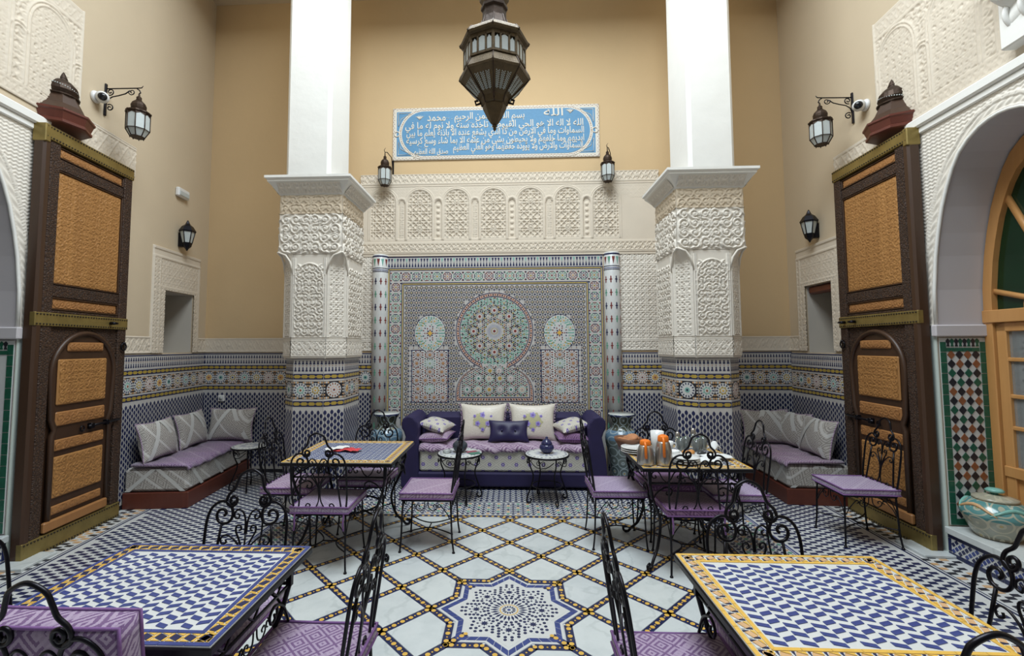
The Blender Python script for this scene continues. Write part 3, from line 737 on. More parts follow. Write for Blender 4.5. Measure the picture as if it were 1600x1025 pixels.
# ------------------------------------------------------------------ carved stucco (height fields)
M['tanst'] = pm('tan_stucco', (.62, .52, .39), .8, var=.08, scale=7)
class HF:
    def __init__(s, u0, u1, v0, v1, res, base=0.0):
        s.u0, s.v0, s.res = u0, v0, res
        s.U = np.linspace(u0, u1, max(2, int(round((u1-u0)/res))+1)); s.V = np.linspace(v0, v1, max(2, int(round((v1-v0)/res))+1))
        s.u, s.v = np.meshgrid(s.U, s.V); s.H = np.full(s.u.shape, base)
        s.ru = (u1-u0)/(len(s.U)-1); s.rv = (v1-v0)/(len(s.V)-1)
    def stamp(s, pts, r, ht, base=0.0):
        pts = np.asarray(pts, float); r = np.broadcast_to(np.asarray(r, float), (len(pts),))
        ix = np.round((pts[:, 0]-s.u0)/s.ru).astype(int); iy = np.round((pts[:, 1]-s.v0)/s.rv).astype(int)
        R = int(math.ceil(r.max()/min(s.ru, s.rv)))
        for dy in range(-R, R+1):
            for dx in range(-R, R+1):
                x, y = ix+dx, iy+dy; ok = (x >= 0) & (x < len(s.U)) & (y >= 0) & (y < len(s.V))
                x, y = x[ok], y[ok]
                d = np.hypot(s.U[x]-pts[ok, 0], s.V[y]-pts[ok, 1])/r[ok]
                np.maximum.at(s.H, (y, x), base+ht*np.sqrt(np.clip(1-d*d, 0, 1)))
    def line(s, pts, r, ht, base=0.0, r2=None):
        pts = np.asarray(pts, float); L = np.r_[0, np.cumsum(np.hypot(*np.diff(pts, axis=0).T))]
        n = max(2, int(L[-1]/min(s.ru, s.rv)/.9)); t = np.linspace(0, L[-1], n)
        s.stamp(np.c_[np.interp(t, L, pts[:, 0]), np.interp(t, L, pts[:, 1])], r if r2 is None else np.interp(t, [0, L[-1]], [r, r2]), ht, base)
    def lattice(s, p, w, ht, mask=None, base=0.0, ph=(0, 0)):
        u, v = (s.u-ph[0])/p, (s.v-ph[1])/p; h = np.zeros_like(u)
        fr = lambda t: np.abs((t % 1)-.5)
        for t, off in ((u, .15), (v, .15), ((u+v)*.5*1.4142, .207), ((u-v)*.5*1.4142, .207)):
            for q in (off, -off):
                d = np.minimum((t-q) % 1, 1-((t-q) % 1))*p; h = np.maximum(h, np.clip(1.6*(1-d/w), 0, 1))
        hh = base+ht*h
        s.H = np.maximum(s.H, hh) if mask is None else np.where(mask, np.maximum(s.H, hh), s.H)
    def zig(s, v0, v1, p, w, ht, base=0.0):
        m = (s.v > v0) & (s.v < v1); t = np.abs(((s.u/p) % 1)-.5)*2; vv = (s.v-v0)/(v1-v0)
        for f in (t, 1-t):
            d = np.abs(vv-f)*(v1-v0)*.7; s.H = np.where(m, np.maximum(s.H, base+ht*np.clip(1.5*(1-d/w), 0, 1)), s.H)
        c = np.hypot((t-.0)*p*.5, (vv-.5)*(v1-v0)); s.H = np.where(m & (c < w*1.6), base+ht, s.H)
    def ridge(s, v, w, ht, base=0.0):
        s.H = np.maximum(s.H, base+ht*np.clip(1.4*(1-np.abs(s.v-v)/w), 0, 1))
    def spirals(s, u0, u1, v0, v1, cell, r, ht, base=0.0, mirror=True, seed=1):
        rg = random.Random(seed); um = (u0+u1)/2; wd = (um-u0) if mirror else (u1-u0)
        nx = max(1, round(wd/cell)); ny = max(1, round((v1-v0)/cell)); cu, cv = wd/nx, (v1-v0)/ny
        for i in range(nx):
            for j in range(ny):
                c = (u0+(i+.5)*cu, v0+(j+.5)*cv); hd = 1 if (i+j) % 2 else -1; R = min(cu, cv)*.52; a0 = rg.choice((0, PI/2, PI, 1.5*PI))
                q = np.linspace(0, 1, 40); rr = R*(1-.82*q); a = a0+hd*q*2*PI*1.35
                pts = np.c_[c[0]+rr*np.cos(a), c[1]+rr*np.sin(a)]
                S = [(pts, r, ht, r*.75)]
                b = a0-hd*.3
                S.append((np.array([[c[0]+R*math.cos(b), c[1]+R*math.sin(b)], [c[0]+R*1.45*math.cos(b-hd*.35), c[1]+R*1.45*math.sin(b-hd*.35)]]), r*1.5, ht, r*.5))
                for kk in range(3):
                    b = a0+hd*(1.2+kk*1.7); S.append((np.array([[c[0]+R*.95*math.cos(b), c[1]+R*.95*math.sin(b)], [c[0]+R*1.35*math.cos(b+hd*.5), c[1]+R*1.35*math.sin(b+hd*.5)]]), r*1.35, ht*.9, r*.4))
                S.append((np.array([[c[0], c[1]], [c[0]+.002, c[1]]]), r*1.9, ht*1.05, r*1.9))
                for p_, ra, h_, rb in S:
                    s.line(p_, ra, h_, base, rb)
                    if mirror: pp = p_.copy(); pp[:, 0] = 2*um-pp[:, 0]; s.line(pp, ra, h_, base, rb)
        if mirror:
            v = np.linspace(v0, v1, 60); s.line(np.c_[um+.0*v, v], r*.7, ht*.8, base)
            for j in range(ny):
                vc = v0+(j+.5)*cv
                for sg in (-1, 1): s.line(np.array([[um, vc-cv*.4], [um+sg*cu*.28, vc], [um, vc+cv*.4]]), r, ht, base, r*.6)
    def build(s, name, T, mat, parent, keep=None, kind='stuff'):
        o = mkobj(name, grid_mesh(name, s.U, s.V, s.H, T, mat, keep), parent)
        return tag(o, kind=kind)
def arch_mask(h, c, hw, v0, sp, rise):
    du = np.abs(h.u-c)/hw; top = sp+rise*np.sqrt(np.clip(1-du**2.0, 0, 1))
    return (du < 1) & (h.v > v0) & (h.v < top)
def arch_line(c, hw, v0, sp, rise, n=30):
    q = np.linspace(0, PI, n); return np.r_[[[c+hw, v0]], np.c_[c+hw*np.cos(q), sp+rise*np.sin(q)], [[c-hw, v0]]]
# --- back wall panel
h = HF(-2.05, 1.95, 2.865, 3.99, .0065, .012); B0 = .020
h.H[:] = B0
for z in (3.982, 3.862, 3.848, 3.822, 3.045, 3.03, 2.925, 2.905): h.ridge(z, .008, .010, B0)
h.zig(3.87, 3.972, .115, .012, .010, B0); h.zig(2.932, 3.022, .115, .011, .010, B0)
ncs = [-1.735+.4975*i for i in range(7)]; ncs = [c-.0 for c in ncs]
allm = np.zeros(h.u.shape, bool)
for c in ncs+[c+.249 for c in ncs]:
    big = c in ncs; hw, sp, rise = (.165, 3.60, .165) if big else (.05, 3.575, .062)
    allm |= arch_mask(h, c, hw+.03, 3.06, sp, rise+.03)
sp_m = (h.v > 3.08) & (h.v < 3.81) & ~allm
h.lattice(.052, .0075, .008, sp_m & (h.v > 3.62), B0-.006)
h.H = np.where(sp_m & (h.v > 3.64) & (h.H < B0), B0-.006, h.H)
for c in ncs+[c+.249 for c in ncs[:-1]]:
    big = c in ncs; hw, sp, rise = (.165, 3.60, .165) if big else (.05, 3.575, .062)
    m = arch_mask(h, c, hw, 3.10, sp, rise); h.H = np.where(m, .003, h.H)
    if big:
        h.lattice(.125, .0075, .015, m, .003, (c, 3.22))
        for zz in (3.25, 3.61):
            d = np.hypot(h.u-c, h.v-zz); ring = m & (d < .045); h.H = np.where(ring, np.where((np.abs(d-.034) < .007) | (d < .02), .019, .005), h.H)
    else:
        if round((c-ncs[0]-.249)/.4975) % 2 == 0: h.lattice(.03, .004, .010, m & (np.abs(h.u-c) < .03), .003, (c, 3.1))
        else:
            for zz in np.linspace(3.16, 3.55, 6): h.stamp([[c, zz]], .026, .014, .004)
    for g, w_, hh in ((.012, .008, .010), (.034 if big else .026, .007, .008)): h.line(arch_line(c, hw+g, 3.09, sp, rise+g), w_, hh, B0)
h.build('stucco_frieze', BF, M['stucco'], wall_b)
for a, b in ((-2.05, -1.868), (1.42, 1.95)):
    h = HF(a, b, 1.60, 2.87, .0065, .006); h.lattice(.088, .008, .010, None, .006); 
    for z in (1.615, 1.72, 1.735): h.ridge(z, .008, .012, .006)
    h.build('stucco_strip', BF, M['stuccow'], wall_b)
for a, b in ((-4.17, -2.3), (2.2, 3.585)):
    h = HF(a, b, 1.585, 1.775, .008, .012); h.zig(1.61, 1.75, .15, .012, .010, .006); h.lattice(.05, .006, .007, None, .006)
    for z in (1.592, 1.605, 1.755, 1.768): h.ridge(z, .007, .014, .006)
    h.build('stucco_frieze', BF, M['stucco'], wall_b)
# --- side wall bands
def band(T, a, b, z0, z1, mat, parent, res=.008, p=.05):
    h = HF(a, b, z0, z1, res, .006); m = z1-z0
    h.zig(z0+m*.14, z1-m*.14, m*.85, .011, .010, .006); h.lattice(p, .006, .006, None, .005)
    for z in (z0+.006, z0+m*.1, z1-m*.1, z1-.006): h.ridge(z, .007, .013, .006)
    h.build('stucco_frieze', T, mat, parent)
for T, wl, w0, w1, z0, z1, o0, o1, ot in ((LF, wall_l, 1.77, 2.34, 1.59, 2.32, 1.55, 2.47, 2.82), (RF, wall_r, 1.75, 2.25, 1.57, 2.36, 1.58, 2.43, 2.84)):
    band(T, 1.12, o0, 1.585, 1.775, M['stucco'], wl); band(T, o1, 2.66, 1.585, 1.775, M['stucco'], wl)
    h = HF(o0, o1, 1.59, ot, .008, .016); m = (h.u > w0-.0) & (h.u < w1+.0) & (h.v < z1)
    h.lattice(.062, .0075, .009, (h.v < z1+.36) & (h.u > o0+.02) & (h.u < o1-.02), .014)
    mm = (h.v > z1+.05) & (h.v < ot-.14) & (h.u > w0-.09) & (h.u < w1+.09); h.H = np.where(mm, .010, h.H); h.lattice(.10, .008, .012, mm, .008)
    for z in (ot-.012, ot-.03, ot-.115, ot-.13): h.ridge(z, .008, .012, .016)
    for g in (o0+.012, o1-.012, w0-.1, w1+.1): h.line([(g, 1.6), (g, ot-.14)], .008, .01, .016)
    edge = (h.u < o0+.004) | (h.u > o1-.004) | (h.v > ot-.004); h.H = np.where(edge, 0, h.H)
    h.build('stucco_window_frame', T, M['stucco'], wl, ~m)
def upper(T, wl, a, b, z0, z1, c0, dc, flip):
    h = HF(a, b, z0, z1, .0075, .012); B0 = .010; h.H[:] = B0
    for z in (z1-.012, z1-.03, z1-.16, z1-.175, z0+.012, z0+.10, z0+.115): h.ridge(z, .009, .011, B0)
    h.zig(z1-.15, z1-.04, .13, .012, .010, B0-.003); h.zig(z0+.02, z0+.095, .10, .010, .010, B0-.003)
    body = (h.v > z0+.125) & (h.v < z1-.185); h.H = np.where(body, .002, h.H)
    ms = np.zeros(h.u.shape, bool); L = []
    for i in range(4):
        c = c0+i*dc; mk = arch_mask(h, c, .2, z0+.13, z1-.46, .24); ms |= mk; L.append((c, .2, z0+.13, z1-.46, .24)); L.append((c+dc/2, .055, z0+.13, z1-.62, .07)); 
    h.lattice(.085, .008, .010, body & ms, .002); h.spirals(a, b, z0+.13, z1-.19, .075, .010, .010, .002, False, 3)
    h.H = np.where(body & ms, h.H, np.minimum(h.H, .014))
    for q in L:
        for g in (.0, .028): h.line(arch_line(q[0], q[1]+g, q[2], q[3], q[4]+g), .009, .012, .008)
    for g in (a+.01, b-.01): h.line([(g, z0), (g, z1)], .010, .012, B0)
    h.build('stucco_panel', T, M['stucco'], wl)
upper(LF, wall_l, -1.15, .48, 3.62, 4.74, -.95, .56, 1); upper(RF, wall_r, -.75, .95, 3.56, 4.70, -.42, .56, -1)
band(LF, .1, 1.21, 3.46, 3.78, M['stucco'], wall_l); band(RF, .52, 1.62, 3.44, 3.69, M['stucco'], wall_r)
# --- arch surrounds
def surround(T, wl, se):
    h = HF(se-1.3, se+.125, 1.80, 3.42, .0062, .004); ap = se-.62
    zs = np.array([z for z, d in ARCH]); ds = np.array([d for z, d in ARCH]); du = np.abs(h.u-ap)
    edge_u = .62-np.interp(h.v, zs, ds); edge_u = np.where(h.v > 3.268, 0, edge_u)
    keep = (du > edge_u-.002) | (h.v > 3.268)
    dist = np.where(h.v > 3.268, np.hypot(du, h.v-3.268+0*du), np.minimum(du-edge_u, 9))
    vtop = np.interp(du, (.62-ds)[::-1], zs[::-1]); dist = np.minimum(dist, np.abs(h.v-vtop)+.0)
    h.lattice(.05, .0075, .009, dist > .10, .004)
    hz = np.abs((((h.u+h.v*.35)/.05) % 1)-.5)*2
    h.H = np.where(dist > .10, .004+.009*np.clip(2.2*np.abs((((h.v*1.0+.6*np.abs(((h.u/.045) % 1)-.5)*.045)/.030) % 1)-.5)-.2, 0, 1), h.H)
    for g in (.012, .085, .102): h.H = np.where(np.abs(dist-g) < .008, .014, h.H)
    rope = (dist > .02) & (dist < .08); ang = (h.u*26+h.v*30); h.H = np.where(rope, .004+.009*(.5+.5*np.sin(ang*2*PI*.55))*(np.sin((dist-.02)/.06*PI)), h.H)
    for g in (se+.118, se+.10): h.line([(g, 1.8), (g, 3.42)], .008, .012, .004)
    h.build('stucco_arch_surround', T, M['stuccow'], wl, keep)
    mb = MB(); mb.tube([T(s, z, .004) for s, z in arch_curve(se)[1:-1]], .013, 8); mb.build('arch_edge_moulding', [M['white']], wl)
    mb = MB(); mb.bbox(se-1.3, se+.14, 3.42, 3.47, 0, .03, .006, 0, T); mb.bbox(se-1.3, se+.14, 3.47, 3.55, 0, .055, .012, 0, T); mb.build('moulding', [M['white']], wl, fix=True)
    mb = MB(); mb.bbox(se-.03, se+.02, 1.72, 1.815, -.5, .03, .008, 0, T); mb.bbox(se-1.26, se-1.21, 1.72, 1.815, -.5, .03, .008, 0, T); mb.build('impost_ledge', [M['grey']], wl, fix=True)
    mb = MB(); mb.box(se+.002, se+.20, 0, 1.8, 0, .006, 0, T); mb.box(se+.125, se+.21, 1.8, 3.42, 0, .006, 0, T); mb.build('painted_jamb', [M['mint']], wl)
surround(LF, wall_l, .03); surround(RF, wall_r, .46)
# --- columns
def col_stucco(root, side):
    hw = .325; D = CY1-CY0
    pl = [(-hw+CH, 0), (hw-CH, 0), (hw, CH), (hw, D), (-hw, D), (-hw, CH)]
    k = 0
    for a, b, sd in ((0, 1, 4), (1, 2, 9), (2, 3, 6), (5, 0, 9), (4, 5, 6)):
        A = Vector((*pl[a], 0)); Bv = Vector((*pl[b], 0)); L = (Bv-A).length; T = frame(A, Bv-A, (0, 0, 1))
        h = HF(0, L, 1.545, 2.56, .0056, .004)
        h.zig(1.575, 1.70, L/max(1, round(L/.17)), .010, .010, .004); h.lattice(.055, .006, .008, (h.v > 1.57) & (h.v < 1.71), .004)
        for z in (1.55, 1.565, 1.715, 1.73, 1.75): h.ridge(z, .007, .010, .004)
        if L > .25: h.spirals(.03, L-.03, 1.77, 2.48, .068, .0082, .017, .002, True, sd)
        else: h.lattice(.07, .008, .012, (h.v > 1.76) & (h.v < 2.5) & (h.u > .035) & (h.u < L-.035), .002)
        for g in (.008, .024): h.line([(g, 1.75), (g, 2.56)], .007, .014, .004); h.line([(L-g, 1.75), (L-g, 2.56)], .007, .014, .004)
        if a == 0: h.line(arch_line(L/2, L/2-.03, 2.2, 2.33, .17), .008, .016, .004)
        h.build('carved_panel', T, M['stuccow'], root)
    sq = [(-hw, 0), (hw, 0), (hw, D), (-hw, D)]
    for a, b, sd in ((0, 1, 12), (1, 2, 5), (3, 0, 5)):
        A = Vector((*sq[a], 0)); Bv = Vector((*sq[b], 0)); L = (Bv-A).length; T = frame(A, Bv-A, (0, 0, 1))
        h = HF(0, L, 2.60, 3.01, .0056, .004); h.spirals(.02, L-.02, 2.62, 3.0, .098, .011, .020, .002, True, sd)
        h.spirals(.06, L-.06, 2.66, 2.96, .075, .007, .010, .002, True, sd+3)
        h.build('carved_panel', T, M['stuccow'], root)
        h = HF(0, L, 3.01, 3.215, .006, .002); h.spirals(.02, L-.02, 3.03, 3.2, .085, .0095, .011, .002, True, sd+1); h.ridge(3.015, .008, .014); h.build('carved_band', T, M['tanst'], root)
    # squinches
    mb = MB()
    for sx in (-1, 1):
        A, C, Bq = Vector((sx*(hw-CH), 0, 0)), Vector((sx*hw, 0, 0)), Vector((sx*hw, CH, 0)); n = 10; vs = []
        for t in np.linspace(0, 1, n):
            for u in np.linspace(0, 1, n):
                ch = A.lerp(Bq, u); cp = A.lerp(C, u*2) if u < .5 else C.lerp(Bq, u*2-1)
                e = 1-math.cos(t*PI/2); lift = (1-(2*u-1)**2)
                vs.append(ch.lerp(cp, e)+Vector((0, -.004, 2.43+.19*t-.0*lift)))
        fs = [(i*n+j, i*n+j+1, (i+1)*n+j+1, (i+1)*n+j) for i in range(n-1) for j in range(n-1)]
        mb.add(vs, fs, 0, True)
        mb.tube([Vector((sx*(hw-CH-.004), -.006, 2.40)), Vector((sx*(hw-CH*.8), -.008, 2.52)), Vector((sx*(hw-CH*.5), -.010, 2.585)), Vector((sx*(hw+.004), -.010, 2.615))], .011, 6)
        mb.tube([Vector((sx*(hw+.006), CH+.004, 2.40)), Vector((sx*(hw+.008), CH*.8, 2.52)), Vector((sx*(hw+.010), CH*.5, 2.585)), Vector((sx*(hw+.010), -.004, 2.615))], .011, 6)
    mb.build('squinch', [M['stuccow']], root)
    # cornice carving
    for a, b in ((0, 1), (1, 2), (3, 0)):
        A = Vector((*sq[a], 0)); Bv = Vector((*sq[b], 0)); e = (Bv-A).normalized(); n_ = e.cross(Vector((0, 0, 1))); L = (Bv-A).length
        T = frame(A+n_*.018+Vector((0, 0, 3.225))-e*.0, e, n_*.08+Vector((0, 0, .10)))
        h = HF(0, L, 0, .115, .006, .001); h.zig(.01, .105, L/round(L/.08), .009, .008, .001); h.ridge(.003, .006, .009); h.ridge(.112, .006, .009); h.build('cornice_carving', T, M['stuccow'], root)
col_stucco(colL, 1); col_stucco(colR, -1)
# ------------------------------------------------------------------ great doors
M['stud'] = pm('dark_studs', (.03, .022, .016), .5, .5)
def great_door(T0, s0, sg, rz, label):
    root = empty('carved_door', T0(s0, 0, .025), rz, label, 'door', 'tall carved doors')
    T = lambda u, v, h: Vector((u, sg*h, v))
    def bx(name, u0, u1, z0, z1, h0, h1, mat, b=.006, par=root):
        return MB().bbox(u0, u1, z0, z1, h0, h1, b, 0, T).build(name, [M[mat]], par, fix=True)
    def carve(par, u0, u1, z0, z1, h0, m):
        h = HF(u0, u1, z0, z1, .0055, h0-.002); c = min(.062, (z1-z0)*.9)
        h.spirals(u0+.004, u1-.004, z0+.004, z1-.004, c, .0052, .0075, h0-.001, True, int(z0*100)); h.spirals(u0+.01, u1-.01, z0+.002, z1-.002, c*.6, .0035, .005, h0-.001, False, int(z1*77))
        h.build('carving', T, M[m], par)
    bx('door_board', .04, 1.03, 0, 3.46, 0, .045, 'wplain', .004)
    bx('pivot_post', .03, .098, .0, 3.46, -.005, .092, 'wplain', .016)
    bx('stile', .10, .19, .14, 3.36, .04, .085, 'wdark'); bx('stile', .925, 1.03, .14, 3.36, .04, .085, 'wdark')
    for z0, z1 in ((3.15, 3.245), (2.075, 2.175), (1.94, 1.965)): bx('rail', .185, .925, z0, z1, .04, .072, 'wdark')
    for z0, z1, m in ((3.25, 3.345, 'wfine'), (2.18, 3.145, 'wpanel'), (1.968, 2.072, 'wfine')):
        p = bx('carved_panel', .20, .912, z0+.008, z1-.008, .045, .064, m, .008); carve(p, .212, .90, z0+.02, z1-.02, .064, m)
        for q in ((.19, .20, z0, z1), (.912, .924, z0, z1), (.19, .924, z0, z0+.01), (.19, .924, z1-.01, z1)): bx('panel_moulding', *q, .045, .075, 'wplain', .003, p)
    # wicket door with horseshoe head
    bx('spandrel_board', .185, .925, 1.42, 1.83, .04, .066, 'wdark', .004)
    ar = [(.86, .24), (.86, .92), (.835, .97), (.875, 1.06), (.895, 1.2)]
    head = [(.555+.34*math.cos(a), 1.42+.36*math.sin(a)) for a in np.linspace(-.1, PI+.1, 26)]
    ar = ar[:4]+head+[(1.11-x, z) for x, z in ar[:4][::-1]]
    mb = MB(); poly = ar
    mb.prism(poly, .05, .074, T, 0, True); w_ = mb.build('wicket_leaf', [M['wplain']], root, fix=True)
    MB().tube([T(u, z, .078) for u, z in ar], .022, 8).build('wicket_rim', [M['wplain']], root)
    for u0, u1, z0, z1, m in ((.36, .75, 1.62, 1.70, 'wfine'), (.275, .80, 1.17, 1.555, 'wpanel'), (.275, .80, .995, 1.115, 'wfine'), (.265, .80, .79, .885, 'wfine'), (.265, .80, .405, .745, 'wpanel'), (.265, .80, .27, .345, 'wfine')):
        q_ = bx('carved_panel', u0, u1, z0, z1, .07, .088, m, .010, w_); carve(w_, u0+.014, u1-.014, z0+.012, z1-.012, .088, m)
    bx('kick_board', .20, .86, .155, .238, .07, .105, 'wfine', .010)
    for z0, z1 in ((3.36, 3.475), (1.83, 1.94), (.0, .142)):
        b_ = bx('brass_strap', .028, 1.035, z0, z1, .05, .094, 'brass', .004); mb = MB()
        for k in range(34):
            u = .045+k*.0295
            for z in (z0+.016, z1-.016): mb.bbox(u-.0065, u+.0065, z-.006, z+.006, .092, .101, .003, 0, T)
        tag(mb.build('stud', [M['stud']], b_, fix=True), kind='stuff')
        if z0 == 3.36: bx('brass_corner', .024, .075, z0-.03, z1+.004, -.005, .10, 'brass', .006, b_)
    for u in ((.80,) if sg < 0 else (.78, .93)):
        mb = MB(); c = T(u, 1.885, .10); mb.tube([c, T(u, 1.885, .135), T(u+.035, 1.885, .14)], [.016, .014, .010], 8); mb.build('knob', [M['iron']], root)
    mb = MB(); mb.tube([T(.985+.032*math.cos(a), 1.66+.036*math.sin(a), .10) for a in np.linspace(0, 2*PI, 24, False)], .007, 6, closed=True); mb.tube([T(.985, 1.695, .085), T(.985, 1.695, .112)], .012, 8); mb.build('ring_pull', [M['iron']], root)
    mb = MB(); mb.tube([T(.60, .945, .10), T(.97, .955, .10)], .012, 8); mb.bbox(.62, .66, .92, .97, .07, .112, .004, 0, T); mb.bbox(.80, .83, .925, .975, .07, .112, .004, 0, T)
    mb.tube([T(.54+.02*math.cos(a), .935+.024*math.sin(a), .095) for a in np.linspace(0, 2*PI, 16, False)], .006, 6, closed=True); mb.build('bolt', [M['iron']], root, fix=True)
    return root
great_door(LF, .01, -1, math.atan2(1, -.109), 'tall carved wooden door with brass straps beside the bench with three silver cushions')
great_door(RF, .45, 1, math.atan2(1, .064), 'tall carved wooden door with brass straps behind the lone chair')
# ------------------------------------------------------------------ lamps and small wall things
def wall_empty(name, T, s, z, h, rz, label, cat, group=None): return empty(name, T(s, z, h), rz, label, cat, group)
RZL, RZR = math.atan2(1, -.109)-PI/2, math.atan2(1, .064)-PI/2     # local +y runs along the wall away from the camera
def local(T, s, z):           # local frame at (s,z): x out of wall, y along, z up
    e = (T(0, 0, 1)-T(0, 0, 0)); return math.atan2(e.y, e.x)
def canopy(T, s, label):
    root = empty('door_lamp_canopy', T(s, 3.52, 0), local(T, s, 0), label, 'lamp canopy', 'wooden lamp canopies over the doors'); root.scale = (.82, .80, .80)
    def half(prof, n=6, name='', mat=None, ph=0):
        mb = MB(); vs = []
        for r, z, dx in prof:
            for k in range(n+1):
                a = -PI/2+PI*k/n; vs.append((max(.002, dx+r*math.cos(a)*.95), r*math.sin(a), z))
        m = n+1; fs = [(i*m+k, i*m+k+1, (i+1)*m+k+1, (i+1)*m+k) for i in range(len(prof)-1) for k in range(n)]
        fs += [tuple(range(m))[::-1], tuple((len(prof)-1)*m+k for k in range(m))]
        mb.add(vs, fs); return mb.build(name, [M[mat]], root, fix=True)
    half([(.26, .02, 0), (.275, .03, 0), (.275, .055, 0), (.26, .065, 0), (.285, .135, 0), (.30, .15, 0), (.30, .17, 0), (.27, .175, 0)], 4, 'wooden_base', 'wred')
    half([(.27, .175, 0), (.20, .26, 0), (.15, .36, 0), (.15, .375, 0)], 4, 'sloped_roof', 'wplain')
    half([(.158, .375, 0), (.16, .39, 0), (.125, .395, 0), (.15, .44, 0), (.135, .50, 0), (.09, .55, 0), (.05, .575, 0), (.045, .59, 0)], 10, 'pierced_dome', 'lantern')
    half([(.05, .59, 0), (.03, .64, 0), (.004, .69, 0)], 8, 'finial', 'lantern')
    mb = MB()
    for k in range(40):
        a = -PI/2+PI*((k*.381) % 1); r = .15; z = .41+.09*((k*.618) % 1); mb.lathe([(.006, -.004), (.006, .004)], 6, 0, ((r-.004-(z-.41)*.12)*math.cos(a)*.95, (r-.004-(z-.41)*.12)*math.sin(a), z))
    tag(mb.build('piercing', [M['frost']], root), kind='stuff')
canopy(LF, .30, 'dark wooden lamp canopy with pierced dome above the door beside the emergency light')
canopy(RF, .76, 'dark wooden lamp canopy with pierced dome above the door behind the lone chair')
def lantern_parts(root, R, H, off=(0, 0, 0), mat='lantern', n=8):
    ox, oy, oz = off
    ap = R*math.cos(PI/n)
    def L(name, prof, nn=n, m=mat): return MB().lathe([(r*R, z*H) for r, z in prof], nn, 0, off, False, PI/n).build(name, [M[m]], root)
    L('dome', [(.9, .56), (.98, .58), (.98, .60), (.55, .64), (.60, .69), (.62, .74), (.52, .80), (.34, .845), (.22, .86), (.24, .875), (.20, .89), (.22, .93), (.14, .955)], 16)
    L('hanging_loop', [(.08, .95), (.08, 1.0), (.03, 1.02)], 8)
    L('eave', [(.98, .56), (1.03, .575), (1.02, .60), (.9, .61)])
    for k in range(n):
        a0, a1 = PI/n+2*PI*k/n, PI/n+2*PI*(k+1)/n; mb = MB(); p = lambda r, a, z: (ox+r*R*math.cos(a), oy+r*R*math.sin(a), oz+z*H)
        mb.add([p(.9, a0, .20), p(.9, a1, .20), p(.9, a1, .56), p(.9, a0, .56)], [(0, 1, 2, 3)]); mb.add([p(.9, a0, .20), p(.9, a1, .20), p(.55, a1, .06), p(.55, a0, .06)], [(3, 2, 1, 0)])
        mb.build('pane', [M['frost']], root)
        mb = MB(); r_ = R*.045; mb.tube([p(.93, a0, .57), p(.93, a0, .20), p(.56, a0, .05)], r_, 5); mb.tube([p(.93, a0, .20), p(.93, a1, .20)], r_*.8, 5); mb.tube([p(.56, a0, .05), p(.56, a1, .05)], r_*.8, 5)
        # scalloped skirt under the eave
        am = (a0+a1)/2; mb.add([p(.925, a0, .56), p(.925, a1, .56), p(.925, a1, .50), p(.925*math.cos(PI/n), am, .54), p(.925, a0, .50)], [(0, 1, 2, 3, 4)])
        mb.tube([p(.56, a0, .05), p(.56, a0, .02)], [r_*1.4, r_*.4], 5); mb.build('glazing_bar', [M[mat]], root)
    L('bottom_plate', [(.5, .045), (.5, .055)], n)
def bracket_lantern(T, s, label):
    root = empty('bracket_lantern', T(s, 3.55, 0), local(T, s, 0), label, 'lantern', 'lanterns on scrolled wall brackets')
    a = .32; mb = MB()
    mb.bbox(.002, .016, -.012, .012, .36, .68, .003)
    mb.tube([(.012, 0, .63), (a-.03, 0, .645), (a, 0, .625), (a+.012, 0, .60), (a-.004, 0, .585)], .006, 6)
    mb.tube([(a-.03, 0, .645), (a+.02, 0, .65), (a+.035, 0, .67)], [.006, .005, .003], 6)
    def spiral(c, r, a0, tn, sg=1): return [(c[0]+r*(1-.8*t)*math.cos(a0+sg*t*tn*2*PI), 0, c[1]+r*(1-.8*t)*math.sin(a0+sg*t*tn*2*PI)) for t in np.linspace(0, 1, 26)]
    mb.tube([(.014, 0, .47), (.03, 0, .52), (.07, 0, .55), (.13, 0, .565), (.19, 0, .585), (.235, 0, .62)], .0055, 6)
    mb.tube(spiral((.05, .60), .035, -PI*.6, 1.3), .0055, 6); mb.tube(spiral((.25, .605), .033, PI*.9, 1.3, 1), .005, 6); mb.tube(spiral((.05, .44), .036, PI*.7, 1.3, -1), .0055, 6)
    mb.build('scrolled_bracket', [M['iron']], root, fix=True)
    lantern_parts(root, .105, .45, (a, 0, .03+.10))
    mb = MB(); mb.tube([(a, 0, .58+.0), (a, 0, .585)], .004, 6); mb.build('hook', [M['iron']], root)
    return root
bracket_lantern(LF, .77, 'glass lantern on scrolled iron bracket beside the door and emergency light')
bracket_lantern(RF, 1.285, 'glass lantern on scrolled iron bracket above the lone chair side')
for x, lb in ((-1.68, 'small glass wall lantern at the corner of the blue inscription nearest the muhammad roundel end'), (1.255, 'small glass wall lantern at the blue inscription corner nearest the breakfast table')):
    root = empty('wall_lantern', (x, BY, 3.77), 0, lb, 'lantern', 'lanterns flanking the inscription')
    lantern_parts(root, .092, .44, (0, -.16, 0)); mb = MB()
    mb.bbox(.062, .082, -.02, -.002, .20, .42, .003); mb.tube([(.072, -.02, .30), (.06, -.06, .44), (.02, -.13, .485), (0, -.16, .47), (0, -.16, .44)], .006, 6); mb.tube([(0, -.16, .47), (-.01, -.17, .50), (.01, -.165, .53)], [.005, .004, .002], 6)
    mb.build('iron_arm', [M['iron']], root, fix=True)
root0 = root
bpy.data.objects['wall_lantern']['label'] = 'small glass wall lantern beside the blue inscription, above the table with red leaflet'
bpy.data.objects['wall_lantern.001']['label'] = 'small glass wall lantern beside the blue inscription, above the breakfast table'
